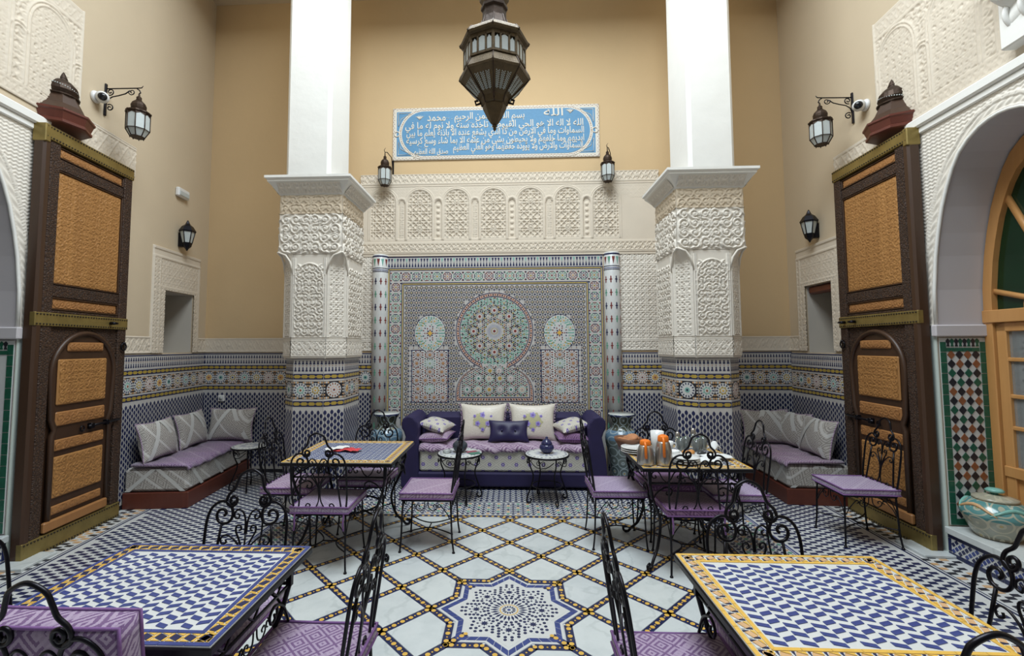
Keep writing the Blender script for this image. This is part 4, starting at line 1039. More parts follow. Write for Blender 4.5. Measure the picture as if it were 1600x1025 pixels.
def sconce(T, s, label):
    root = empty('wall_sconce', T(s, 2.84, .0), local(T, s, 0), label, 'wall lamp', 'small hexagonal wall sconces'); c = (.095, 0, 0)
    L = lambda nm, pr, m, n=6: MB().lathe(pr, n, 0, c, False, PI/6).build(nm, [M[m]], root)
    L('roof', [(.088, .235), (.092, .25), (.06, .305), (.03, .33), (.022, .345), (.012, .37), (.002, .385)], 'iron'); L('glass_body', [(.05, .10), (.078, .235)], 'frost'); L('bottom_cup', [(.004, 0), (.02, .03), (.045, .055), (.056, .10), (.05, .105)], 'iron')
    for k in range(6):
        a = PI/6+k*PI/3; MB().tube([(c[0]+.052*math.cos(a), .052*math.sin(a), .10), (c[0]+.08*math.cos(a), .08*math.sin(a), .24)], .006, 5).build('glazing_bar', [M['iron']], root)
    MB().bbox(.001, .05, -.03, .03, .05, .22, .006).build('back_plate', [M['iron']], root, fix=True)
sconce(LF, 2.02, 'small black hexagonal wall sconce under the emergency light box')
sconce(RF, 1.97, 'small black hexagonal wall sconce above the niche with wooden lintel')
M['plastic'] = pm('white_plastic', (.75, .75, .74), .35, var=.03)
M['lens'] = pm('black_lens', (.01, .01, .012), .1, var=.1)
def cctv(T, s, z, label):
    root = empty('security_camera', T(s, z, 0), local(T, s, 0), label, 'camera', 'white security cameras'); R = Matrix.Rotation(-.5, 4, 'Z')
    mb = MB(); mb.lathe([(.055, .0), (.058, .01), (.05, .03)], 20); o = mb.build('mount', [M['plastic']], root); o.rotation_euler = (0, PI/2, 0)
    mb = MB(); mb.lathe([(.004, -.055)]+[(.055*math.sin(a), -.055*math.cos(a)) for a in np.linspace(.3, 2.4, 12)]+[(.036, .043)], 20); o = mb.build('camera_ball', [M['plastic']], root, (.07, 0, 0)); o.rotation_euler = (0, PI/2+.25, -.9 if T is LF else .9)
    mb = MB(); mb.lathe([(.037, .042), (.034, .05), (.02, .058), (.003, .061)], 16); mb.build('lens', [M['lens']], root, (.07, 0, 0)).rotation_euler = (0, PI/2+.25, -.9 if T is LF else .9)
cctv(LF, .65, 4.03, 'white ball security camera beside the lantern on the door wall with emergency light')
cctv(RF, 1.10, 4.0, 'white ball security camera beside the lantern over the lone chair door')
mb = MB(); T = lambda u, v, h: Vector((h, u, v))
em = empty('emergency_light', LF(1.90, 3.50, 0), local(LF, 0, 0), 'white rectangular emergency light box above the small sconce', 'emergency light')
MB().bbox(.001, .05, 0, .22, 0, .11, .012).build('housing', [M['plastic']], em, fix=True); MB().bbox(.048, .056, .015, .205, .015, .07, .004).build('diffuser', [M['frost']], em, fix=True)
so = empty('wall_socket', (-3.9, BY-.013, .93), 0, 'small cream wall socket above the bench cushions', 'socket')
MB().bbox(-.045, .045, -.02, 0, 0, .085, .008).build('plate', [M['plastic']], so, fix=True); MB().lathe([(.026, 0), (.026, .004)], 16).build('socket_well', [M['frost']], so, (0, -.021, .043), (PI/2, 0, 0))
# wooden lintel in the niche of the other wall
li = empty('niche_lintel', RF(2.0, 2.26, 0), local(RF, 0, 0), 'dark wooden lintel bar across the top of the wall niche', 'lintel')
mb = MB(); mb.bbox(-.10, -.01, -.24, .24, 0, .095, .02); mb.build('lintel_beam', [M['wred']], li, fix=True)
# ------------------------------------------------------------------ hanging lantern
hl = empty('hanging_lantern', (-.11, 3.0, 3.10), 0, 'large antique octagonal bronze lantern hanging before the blue inscription', 'lantern')
R8 = .232
def hlp(name, prof, mat='bronze', n=8): return MB().lathe(prof, n, 0, (0, 0, 0), n > 8, 0).build(name, [M[mat]], hl)
hlp('pendant_tip', [(.003, 0), (.012, .015), (.010, .03), (.02, .035), (.012, .042), (.028, .055), (.05, .09), (.078, .15), (.082, .165), (.07, .17)])
hlp('lower_cone', [(.075, .168), (.088, .178), (.10, .215), (.222, .335), (.232, .345), (.20, .36)])
hlp('lower_rim', [(.20, .345), (.236, .345), (.240, .36), (.232, .38), (.205, .43), (.19, .435)])
hlp('body_core', [(.19, .43), (.19, .58)])
hlp('upper_rim', [(.20, .57), (.232, .585), (.238, .598), (.23, .615), (.205, .64), (.19, .645)])
hlp('ogee_roof', [(.2, .64), (.14, .67), (.10, .72), (.083, .78), (.08, .84), (.092, .85), (.092, .87), (.075, .875)], 'lantern')
hlp('crown_dome', [(.07, .87), (.10, .91), (.105, .95), (.09, 1.0), (.05, 1.05), (.02, 1.08), (.02, 1.12)])
hlp('chain', [(.010, 1.1), (.010, 3.38)], 'iron', 6)
zf = lambda z: .43+(z-.60)*.725
for k in range(8):
    a0, a1 = k*PI/4, (k+1)*PI/4; p0 = Vector((R8*.865*math.cos(a0), R8*.865*math.sin(a0), 0)); p1 = Vector((R8*.865*math.cos(a1), R8*.865*math.sin(a1), 0))
    nn = (p0+p1).normalized(); Lw = (p1-p0).length; T = frame(p0+nn*.0, p1-p0, (0, 0, 1), nn)
    sp = empty  # unused
    mb = MB(); mb.bbox(.0, Lw, zf(.60), zf(.625), -.004, .012, .003, 0, T); mb.bbox(0, Lw, zf(.765), zf(.80), -.004, .012, .003, 0, T)
    for u in (0, .31, .69, 1.0): mb.bbox(u*Lw-.008, u*Lw+.008, zf(.60), zf(.80), -.004, .012, .003, 0, T)
    mb.build('window_frame', [M['bronze']], hl, fix=True)
    for u0, u1, zt in ((.06, .27, .755), (.36, .64, .775), (.73, .94, .755)):
        um = (u0+u1)/2*Lw; MB().prism([(u_, zf(z_)) for u_, z_ in [(u0*Lw, .63), (u1*Lw, .63), (u1*Lw, zt-.025), (u1*Lw-.008, zt-.018), (um+.006, zt-.012), (um, zt), (um-.006, zt-.012), (u0*Lw+.008, zt-.018), (u0*Lw, zt-.025)]], .001, .008, T, 0, True).build('pane', [M['frost']], hl)
    # pierced work on the lower cone
    q0, q1 = [Vector((r*math.cos(a0), r*math.sin(a0), z)) for r, z in ((.204, .3195), (.116, .232))], [Vector((r*math.cos(a1), r*math.sin(a1), z)) for r, z in ((.204, .3195), (.116, .232))]
    mb = MB()
    for j in range(9):
        for i in range(12):
            if i % 4 == 3: continue
            u = .14+i*.065; v = .08+j*.1+(.05 if i % 2 else 0); A_ = q0[0].lerp(q0[1], v); B2 = q1[0].lerp(q1[1], v); c = A_.lerp(B2, u)+nn*.0015; mb.lathe([(.0042, -.003), (.0042, .003)], 5, 0, c)
    tag(mb.build('piercing', [M['frost']], hl), kind='stuff')
    mb = MB(); mb.tube([(r*math.cos(a0), r*math.sin(a0), z) for r, z in ((.083, .17), (.10, .215), (.222, .335), (.24, .355), (.232, .38), (.205, .43))], .005, 5); mb.build('edge_rib', [M['lantern']], hl); mb = MB(); mb.tube([(r*math.cos(a0), r*math.sin(a0), z) for r, z in ((.232, .587), (.238, .60), (.205, .64), (.14, .67), (.10, .72), (.083, .78))], .005, 5); mb.build('edge_rib', [M['lantern']], hl)
    if k % 2 == 0:
        a = a0; mb = MB(); mb.tube([Vector((.095*math.cos(a), .095*math.sin(a), .195)), Vector((.125*math.cos(a), .125*math.sin(a), .185)), Vector((.132*math.cos(a), .132*math.sin(a), .21)), Vector((.112*math.cos(a), .112*math.sin(a), .215))], .008, 6); mb.build('cast_scroll', [M['lantern']], hl)
# ------------------------------------------------------------------ calligraphy panel
M['insblue'] = pm('inscription_blue', (.10, .27, .46), .6, var=.14, scale=40)
M['inscream'] = pm('inscription_cream', (.70, .65, .56), .6, var=.06, scale=40)
M['insdot'] = pm('inscription_maroon', (.23, .09, .06), .6, var=.3, scale=60)
ix0, ix1, iz0, iz1 = -1.615, 1.185, 4.185, 4.915; IW, IH = ix1-ix0, iz1-iz0
ins = empty('calligraphy_panel', (ix0, BY, iz0), 0, 'long blue wall panel of cream arabic calligraphy with dotted border', 'inscription')
T = lambda u, v, h: Vector((u, -h, v))
MB().bbox(0, IW, 0, IH, 0, .022, .004, 0, T).build('board', [M['inscream']], ins, fix=True)
bw = .055; mb = MB(); mb.prism([(bw, bw), (IW-bw, bw), (IW-bw, IH-bw), (bw, IH-bw)], .02, .024, T); mb.build('corner_field', [M['insblue']], ins)
rr = IH/2-bw+.012; cu = bw+.06+rr
def stad(g): return [(IW-cu+(rr+g)*math.cos(a), IH/2+(rr+g)*math.sin(a)) for a in np.linspace(-PI/2, PI/2, 24)]+[(cu+(rr+g)*math.cos(a), IH/2+(rr+g)*math.sin(a)) for a in np.linspace(PI/2, 1.5*PI, 24)]
mb = MB(); mb.prism(stad(.03), .02, .027, T); mb.build('cartouche_border', [M['inscream']], ins)
mb = MB(); mb.prism(stad(-.012), .02, .030, T); mb.build('blue_field', [M['insblue']], ins)
mb = MB()
for L_, z in ((IW, .016), (IW, IH-.016)):
    for k in range(110): u = .012+k*(IW-.024)/109; mb.bbox(u-.007, u+.004, z-.004+(.006 if k % 2 else -.006), z+.004+(.006 if k % 2 else -.006), .02, .0245, .001, 0, T)
for u in (.016, IW-.016):
    for k in range(28): z = .012+k*(IH-.024)/27; mb.bbox(u-.004+(.006 if k % 2 else -.006), u+.004+(.006 if k % 2 else -.006), z-.006, z+.005, .02, .0245, .001, 0, T)
S0 = stad(.009)
for i in range(len(S0)):
    a, b = S0[i], S0[(i+1) % len(S0)]; L_ = math.hypot(a[0]-b[0], a[1]-b[1]); n = max(1, round(L_/.022))
    for t in range(n):
        u, z = a[0]+(b[0]-a[0])*(t+.5)/n, a[1]+(b[1]-a[1])*(t+.5)/n; j_ = .007 if (i+t) % 2 else -.007; mb.bbox(u-.005, u+.005, z-.005+j_*.5, z+.005+j_*.5, .026, .0295, .001, 0, T)
tag(mb.build('border_dots', [M['insdot']], ins), kind='stuff')
for u in (.058, IW-.058):
    mb = MB(); mb.tube([T(u+.035*math.cos(a), IH/2+.035*math.sin(a), .026) for a in np.linspace(0, 2*PI, 20, False)], .008, 5, closed=True); mb.build('ring_knot', [M['inscream']], ins)
for sx in (0, 1):
    for sz in (0, 1):
        X = lambda u: IW-u if sx else u
        Zz = lambda z: IH-z if sz else z
        mb = MB(); mb.tube([T(X(bw+.025), Zz(bw+.02), .026), T(X(bw+.20), Zz(bw+.02), .026), T(X(bw+.06), Zz(bw+.10), .026), T(X(bw+.025), Zz(bw+.20), .026)], .005, 4, closed=True); mb.build('corner_triangle', [M['inscream']], ins)
J4 = dict(zip('بتثجحخسشصضطظعغفقكلمنهي', (0xFE8F, 0xFE95, 0xFE99, 0xFE9D, 0xFEA1, 0xFEA5, 0xFEB1, 0xFEB5, 0xFEB9, 0xFEBD, 0xFEC1, 0xFEC5, 0xFEC9, 0xFECD, 0xFED1, 0xFED5, 0xFED9, 0xFEDD, 0xFEE1, 0xFEE5, 0xFEE9, 0xFEF1)))
J2 = dict(zip('اةدذرزوىؤ', (0xFE8D, 0xFE93, 0xFEA9, 0xFEAB, 0xFEAD, 0xFEAF, 0xFEED, 0xFEEF, 0xFE85)))
def shape(txt):
    out = []; txt = txt.replace('لا', '\u0001')
    for w_ in txt.split(' '):
        g = []
        for i, c in enumerate(w_):
            prv = i > 0 and w_[i-1] in J4; nxt = i < len(w_)-1 and w_[i+1] != 'ء'
            if c == '\u0001': g.append(chr(0xFEFC if prv else 0xFEFB))
            elif c == 'ء': g.append(chr(0xFE80))
            elif c in J2: g.append(chr(J2[c]+(1 if prv else 0)))
            elif c in J4: g.append(chr(J4[c]+(3 if prv and nxt else 1 if prv else 2 if nxt else 0)))
        out.append(''.join(g))
    return ' '.join(out)[::-1]
def lettering(txt, u0, u1, zc, size, name='lettering'):
    cu_ = bpy.data.curves.new('lettering', 'FONT'); cu_.body = shape(txt); cu_.size = size; cu_.extrude = .0025; cu_.offset = .0016; cu_.resolution_u = 2
    o = bpy.data.objects.new('tmp_text', cu_); COL.objects.link(o); dg = bpy.context.evaluated_depsgraph_get()
    me = bpy.data.meshes.new_from_object(o.evaluated_get(dg)); bpy.data.objects.remove(o); bpy.data.curves.remove(cu_)
    co_ = np.zeros(len(me.vertices)*3, np.float32); me.vertices.foreach_get('co', co_); co_ = co_.reshape(-1, 3)
    if not len(co_): return
    a, b = co_[:, 0].min(), co_[:, 0].max(); k = (u1-u0)/(b-a)
    out = np.stack([u0+(co_[:, 0]-a)*k, -.0315-co_[:, 2], zc-size*.28+co_[:, 1]], 1)
    me.vertices.foreach_set('co', out.reshape(-1).astype(np.float32)); me.materials.clear(); me.materials.append(M['inscream']); me.update()
    tag(mkobj(name, me, ins), kind='stuff')
pxu = lambda x: (x-614)/(938-614)*IW
R_ = lambda txt, xa, xb, y, sz: lettering(txt, pxu(xa), pxu(xb), IH*(1-(y-169)/78.0), sz)
R_('الله', 852, 882, 181, .16); R_('بسم الله الرحمن الرحيم', 712, 822, 184, .13); R_('محمد', 669, 698, 185, .15)
R_('الله لا اله الا هو الحي القيوم لا تاخذه سنة ولا نوم له ما في', 634, 913, 197, .13)
R_('السماوات وما في الارض من ذا الذي يشفع عنده الا باذنه يعلم ما بين', 636, 914, 208, .125)
R_('ايديهم وما خلفهم ولا يحيطون بشي من علمه الا بما شاء وسع كرسيه', 636, 914, 219.5, .125)
R_('السماوات والارض ولا يؤوده حفظهما وهو العلي العظيم', 710, 912, 230, .125); R_('صدق الله العظيم', 648, 702, 235.5, .11)
for x, y in ((893, 179), (657, 184)):
    u, z = pxu(x), IH*(1-(y-169)/78.0); mb = MB()
    for d in (-1, 1):
        for k in range(3): mb.tube([T(u, z-.035, .031), T(u+d*.012*(k+.4), z, .032), T(u+d*.022*(k+.6), z+.03-.008*k, .031)], [.003, .007, .002], 5)
    mb.build('flower_ornament', [M['inscream']], ins)
for k in range(46):
    u = .35+(IW-.7)*((k*.618034) % 1); z = IH*(.17+.66*((k*.381966+.11) % 1)); mb = MB() if k % 23 == 0 else mb
    mb.tube([T(u, z, .0305), T(u+.018, z+.008, .0305)], .003, 4)
    if k % 23 == 22: tag(mb.build('vowel_marks', [M['inscream']], ins), kind='stuff')
# ------------------------------------------------------------------ tiled reveals, sill and glazed door
M['glass'] = None
def glassmat(name, col, tr=.85, rough=.05):
    t = NT(name); t.b.inputs['Transmission Weight'].default_value = tr; t.b.inputs['IOR'].default_value = 1.45
    n_ = t.noise(t.co(), 4); return t.fin(t.mix(n_, tuple(x*.95 for x in col), col), rough)
M['glass'] = glassmat('clear_glass', (.9, .93, .92)); M['green_glass'] = pm('dark_green_glass', (.006, .026, .010), .12, var=.4, scale=4)
def reveal_tiles(T0, se, wl, zb):
    e = T0(0, 0, 1)-T0(0, 0, 0); a = T0(1, 0, 0)-T0(0, 0, 0); T = frame(T0(se, 0, 0), -e, (0, 0, 1), -a)
    P = PS(T); P.rect(.01, .345, zb, 1.71, 'wgl', 0, .006)
    for z in np.arange(zb, 1.66, .085):
        for u0 in (.012, .302): P.rect(u0, u0+.042, z+.003, z+.082, 'dgr', .006, .010)
    for u in np.arange(.055, .29, .061):
        P.rect(u, u+.058, zb+.003, zb+.05, 'dgr', .006, .010); P.rect(u, u+.058, 1.60, 1.63, 'dgr', .006, .010)
        for k in (.015, .045): P.p([(u+k-.012, 1.64), (u+k+.012, 1.64), (u+k+.006, 1.66), (u+k+.016, 1.685), (u+k, 1.705), (u+k-.016, 1.685), (u+k-.006, 1.66)], ('blk', 'dgr')[int(k > .03)], .006, .010)
    psbuild(P, 'reveal_border_mosaic', wl)
    rot = Matrix(((-e).to_tuple(), (0, 0, 1), (-a).to_tuple())).transposed().to_euler()
    mes = {c: MB().prism([(.0285, 0), (0, .036), (-.0285, 0), (0, -.036)], 0, .004, lambda u, v, h: Vector((u, v, h))).mesh('wall_tile', [M[c]]) for c in ('blk', 'brn', 'dgr')}
    j = 0
    for z in np.arange(zb+.09, 1.58, .0735):
        for i in range(4):
            mkobj('wall_tile', mes['blk' if (i+j) % 2 == 0 else ('brn' if j % 4 < 2 else 'dgr')], wl, T(.088+i*.060, z, .006), rot)
        j += 1
reveal_tiles(RF, .46, wall_r, .235); reveal_tiles(LF, .03, wall_l, .235)
def sill(T0, se, wl):
    mb = MB(); mb.bbox(se-1.235, se-.002, .175, .225, -.5, .035, .004, 0, T0); mb.build('marble_sill', [M['marble']], wl, fix=True)
    mb = MB(); mb.box(se-1.235, se-.002, 0, .175, -.5, .012, 0, T0); mb.build('sill_riser', [M['wgl']], wl)
    P = PS(lambda u, v, h: T0(se-u, v, .012+h))
    for u in np.arange(.004, 1.2, .062):
        P.rect(u, u+.058, .142, .172, 'nav', 0, .003); P.rect(u, u+.058, .004, .034, 'nav', 0, .003)
    P.rect(.004, .03, .04, .138, 'nav', 0, .003)
    for i in range(42):
        for j in range(4):
            if (i+j) % 2 == 0: P.ngon(.048+i*.028, .052+j*.0245, .0175, 4, 'nav' if (i*3+j) % 4 else 'blu', 0, .003)
    psbuild(P, 'sill_mosaic', wl)
sill(RF, .46, wall_r); sill(LF, .03, wall_l)
for T0, s, lb in ((LF, .08, 'white marble pivot stone under the door beside the patterned table with blue edge'), (RF, .52, 'white marble pivot stone under the door beside the large glazed jar')):
    mb = MB(); pz = empty('pivot_stone', T0(s, 0, 0), local(T0, 0, 0), lb, 'stone slab', 'door pivot stones')
    MB().bbox(.0, .24, -.17, .13, .0, .022, .004).build('slab', [M['marble']], pz, fix=True)
gd = empty('glazed_door', RF(.46, .225, -.41), local(RF, 0, 0), 'arched pine glazed door with green fanlight glass in the open archway', 'door')
T = lambda s, z, h: Vector((h, -s, z))       # s negative towards the camera
def gb(name, s0, s1, z0, z1, h0=0, h1=.05, m='wpine', par=gd): return MB().bbox(h0, h1, -s1, -s0, z0, z1, .005 if m != 'glass' else .001).build(name, [M[m]], par, fix=True)
gb('frame_post', -.075, -.005, 0, 1.62, 0, .07); gb('frame_post', -1.235, -1.165, 0, 1.62, 0, .07); gb('transom', -1.235, -.005, 1.60, 1.70, -.005, .08)
for s0, s1 in ((-.62, -.08), (-1.16, -.62)):
    gb('stile', s0, s0+.075, 0, 1.6); gb('stile', s1-.075, s1, 0, 1.6); gb('rail', s0, s1, 0, .09); gb('rail', s0, s1, .42, .50, 0, .06); gb('rail', s0, s1, 1.53, 1.6)
    gb('lower_panel', s0+.07, s1-.07, .08, .43, .01, .03)
    for z in (.78, 1.02, 1.30): gb('muntin', s0+.07, s1-.07, z, z+.03, .005, .045)
    for z0, z1 in ((.5, .78), (.81, 1.02), (1.05, 1.30), (1.33, 1.53)): gb('pane', s0+.075, s1-.075, z0, z1, .02, .026, 'glass')
fc = [(-.003, 1.66)]+[(s-.46, z-.225) for s, z in arch_curve(.46)[1:-1] if z-.225 > 1.67]+[(-1.237, 1.66)]
mb = MB()
for (a, za), (b, zb) in zip(fc[:-1], fc[1:]):
    m_ = (-.62, 1.65); sh = lambda s, z, k: (m_[0]+(s-m_[0])*k, m_[1]+(z-m_[1])*k)
    if min(za, zb) < 1.6: continue
    q = [sh(a, za, .985), sh(b, zb, .985), sh(b, zb, .87), sh(a, za, .87)]
    vs = [T(s, z, .07) for s, z in q]+[T(s, z, 0) for s, z in q]; mb.add(vs, [(0, 1, 2, 3), (7, 6, 5, 4), (3, 2, 6, 7), (0, 4, 5, 1)])
mb.build('arched_frame', [M['wpine']], gd)
ray_pts = [p for p in fc if p[1] > 1.62]
for k in np.linspace(.08, .92, 6):
    i = int(k*(len(ray_pts)-1)); s, z = ray_pts[i]; s2, z2 = -.62+(s+.62)*.9, 1.65+(z-1.65)*.9; s1, z1 = -.62+(s+.62)*.16, 1.68+(z-1.65)*.16
    mb = MB(); mb.tube([T(s1, z1, .035), T(s2, z2, .035)], .026, 4); mb.build('fanlight_bar', [M['wpine']], gd)
mb = MB(); mb.tube([T(-.62+.3*math.cos(a), 1.68+.3*math.sin(a), .035) for a in np.linspace(0, PI, 20)], .026, 4); mb.build('fanlight_ring', [M['wpine']], gd)
mb = MB(); pp = [(-.62+(s+.62)*.93, 1.65+(z-1.65)*.93) for s, z in ray_pts]; mb.add([T(s, z, .02) for s, z in pp]+[T(s, z, .028) for s, z in pp], [tuple(range(len(pp))), tuple(range(len(pp), 2*len(pp)))[::-1]]); mb.build('fanlight_glass', [M['green_glass']], gd)
# salon wall seen through the glass
for T0, wl in ((RF, wall_r), (LF, wall_l)):
    MB().box(-3.2, 3.2, 0, 4.2, -1.75, -1.65, 0, T0).build('salon_wall', [M['niche']], wl)
    MB().box(-3.2, 3.2, 3.9, 4.2, -1.7, -.4, 0, T0).build('salon_ceiling', [M['niche']], wl)
P = PS(lambda u, v, h: RF(-u, v, -1.64+h)); P.rect(-1.6, 1.4, .02, 1.75, 'wgl', 0, .004)
for i in range(62):
    for j in range(30): 
        P.ngon(-1.55+i*.047+(.0235 if j % 2 else 0), .08+j*.055, .024, 4, ('blk', 'brn', 'dgr', 'blk')[(i+3*j) % 4], .004, .006)
psbuild(P, 'salon_mosaic', wall_r)
# carved corbel high on the wall
cb = empty('carved_corbel', RF(-.47, 3.66, 0), local(RF, 0, 0), 'white carved stucco corbel above the archway', 'corbel')
for j in range(4):
    z = .12+j*.16; d = .10+j*.07; mb = MB()
    n = 14; pr = [(d*.55*math.sin(t*PI)+d*t, z-.1+.2*t) for t in np.linspace(0, 1, n)]
    vs = []
    for s in np.linspace(-.16, .16, 9):
        for x, zz in pr: vs.append((max(0, x*(1-.5*(s/.16)**4)), s, zz+.02*math.cos(s/.16*PI*2)))
    fs = [(i*n+q, i*n+q+1, (i+1)*n+q+1, (i+1)*n+q) for i in range(8) for q in range(n-1)]; mb.add(vs, fs, 0, True)
    for s in (-.1, 0, .1): mb.tube([(x+.006, s, zz+.01) for x, zz in pr], .016, 6)
    mb.build('leaf_lobe', [M['white']], cb)
MB().bbox(0, .45, -.19, .19, .72, .85, .01).build('abacus', [M['white']], cb, fix=True)
MB().bbox(0, .10, -.17, .17, -.04, .72, .01).build('backing', [M['white']], cb, fix=True)
# ------------------------------------------------------------------ wrought iron chairs
def sspl(pts, n=8):              # Catmull-Rom through 2-D/3-D points
    P = [np.array(p, float) for p in pts]; P = [2*P[0]-P[1]]+P+[2*P[-1]-P[-2]]; out = []
    for i in range(1, len(P)-2):
        for t in np.linspace(0, 1, n, endpoint=False):
            a, b, c, d = P[i-1:i+3]; out.append(.5*((2*b)+(-a+c)*t+(2*a-5*b+4*c-d)*t*t+(-a+3*b-3*c+d)*t**3))
    out.append(P[-2]); return out
def spir(c, r, a0, tn, sg=1, shrink=.75, n=26): return [(c[0]+r*(1-shrink*t)*math.cos(a0+sg*t*tn*2*PI), c[1]+r*(1-shrink*t)*math.sin(a0+sg*t*tn*2*PI)) for t in np.linspace(0, 1, n)]
SEAT = .42
def bk(x, t):                    # back plane: x across, t above seat -> 3-D (back leans away)
    return Vector((x, -.195-.085*(t/.6), SEAT+t))
def pillow(w, d, hgt, n=16, puff=.55, seed=0, wob=0.0):
    """soft square cushion centred at origin lying in XY, base at z=0"""
    rg = random.Random(seed); mb = MB(); vs = []
    f = lambda a: np.sign(a)*(1-(1-abs(a))**1.6)
    ph = [rg.uniform(0, 6) for _ in range(4)]
    for sgn in (1, -1):
        for i in range(n+1):
            for j in range(n+1):
                a, b = -1+2*i/n, -1+2*j/n; e = ((1-a*a)*(1-b*b))**puff
                pin = 1-.10*((1-abs(a))*abs(b)**3*0+0)
                x = a*w/2*(1-.06*(1-abs(b))**0*(b*b < 1)*(1-b*b)*0); y = b*d/2
                kq = .12*(1 if hgt > .1 else .15); x *= 1-kq*(1-(b*b))*abs(a)**6; y *= 1-kq*(1-(a*a))*abs(b)**6
                z = hgt/2+sgn*hgt/2*e+wob*math.sin(3*a+ph[0])*math.cos(2.6*b+ph[1])*e
                vs.append((x, y, z))
    m = (n+1)**2
    for k, sgn in ((0, 1), (m, -1)):
        for i in range(n):
            for j in range(n):
                q = (k+i*(n+1)+j, k+(i+1)*(n+1)+j, k+(i+1)*(n+1)+j+1, k+i*(n+1)+j+1); mb.f.append(q if sgn > 0 else q[::-1]); mb.m.append(0); mb.s.append(True)
    mb.v = vs
    return mb
def edge_loop(w, d, z, n=10, hgt=.05):
    pts = []
    c = [(-1, -1), (1, -1), (1, 1), (-1, 1)]
    for (a, b), (e, f) in zip(c, c[1:]+c[:1]):
        for t in np.linspace(0, 1, n, endpoint=False):
            x, y = a+(e-a)*t, b+(f-b)*t; k = .12*(1 if hgt > .1 else .15)
            pts.append((x*w/2*(1-k*(1-y*y)*abs(x)**6), y*d/2*(1-k*(1-x*x)*abs(y)**6), z))
    return pts
def box_cushion(w, d, hgt, seed=0):
    """flat boxed seat pad with rounded edge"""
    n = 14; mb = MB(); rg = random.Random(seed); vs = []; rings = []
    prof = [(1.0, 0), (1.02, .25), (1.02, .7), (1.0, .92), (.96, 1.0)]
    lp = edge_loop(w, d, 0, 8)
    for k, z in prof: rings.append([(x*k, y*k, z*hgt+.003*math.sin(9*x+4*y+seed)) for x, y, _ in lp])
    for kk in (.75, .45, .15): rings.append([(x*kk, y*kk, hgt*(1.0+.10*(1-kk))) for x, y, _ in lp])
    m = len(lp)
    for r in rings: vs += r
    fs = [(i*m+q, i*m+(q+1) % m, (i+1)*m+(q+1) % m, (i+1)*m+q) for i in range(len(rings)-1) for q in range(m)]
    fs += [tuple((len(rings)-1)*m+q for q in range(m)), tuple(range(m))[::-1]]
    mb.add(vs, fs, 0, True); return mb
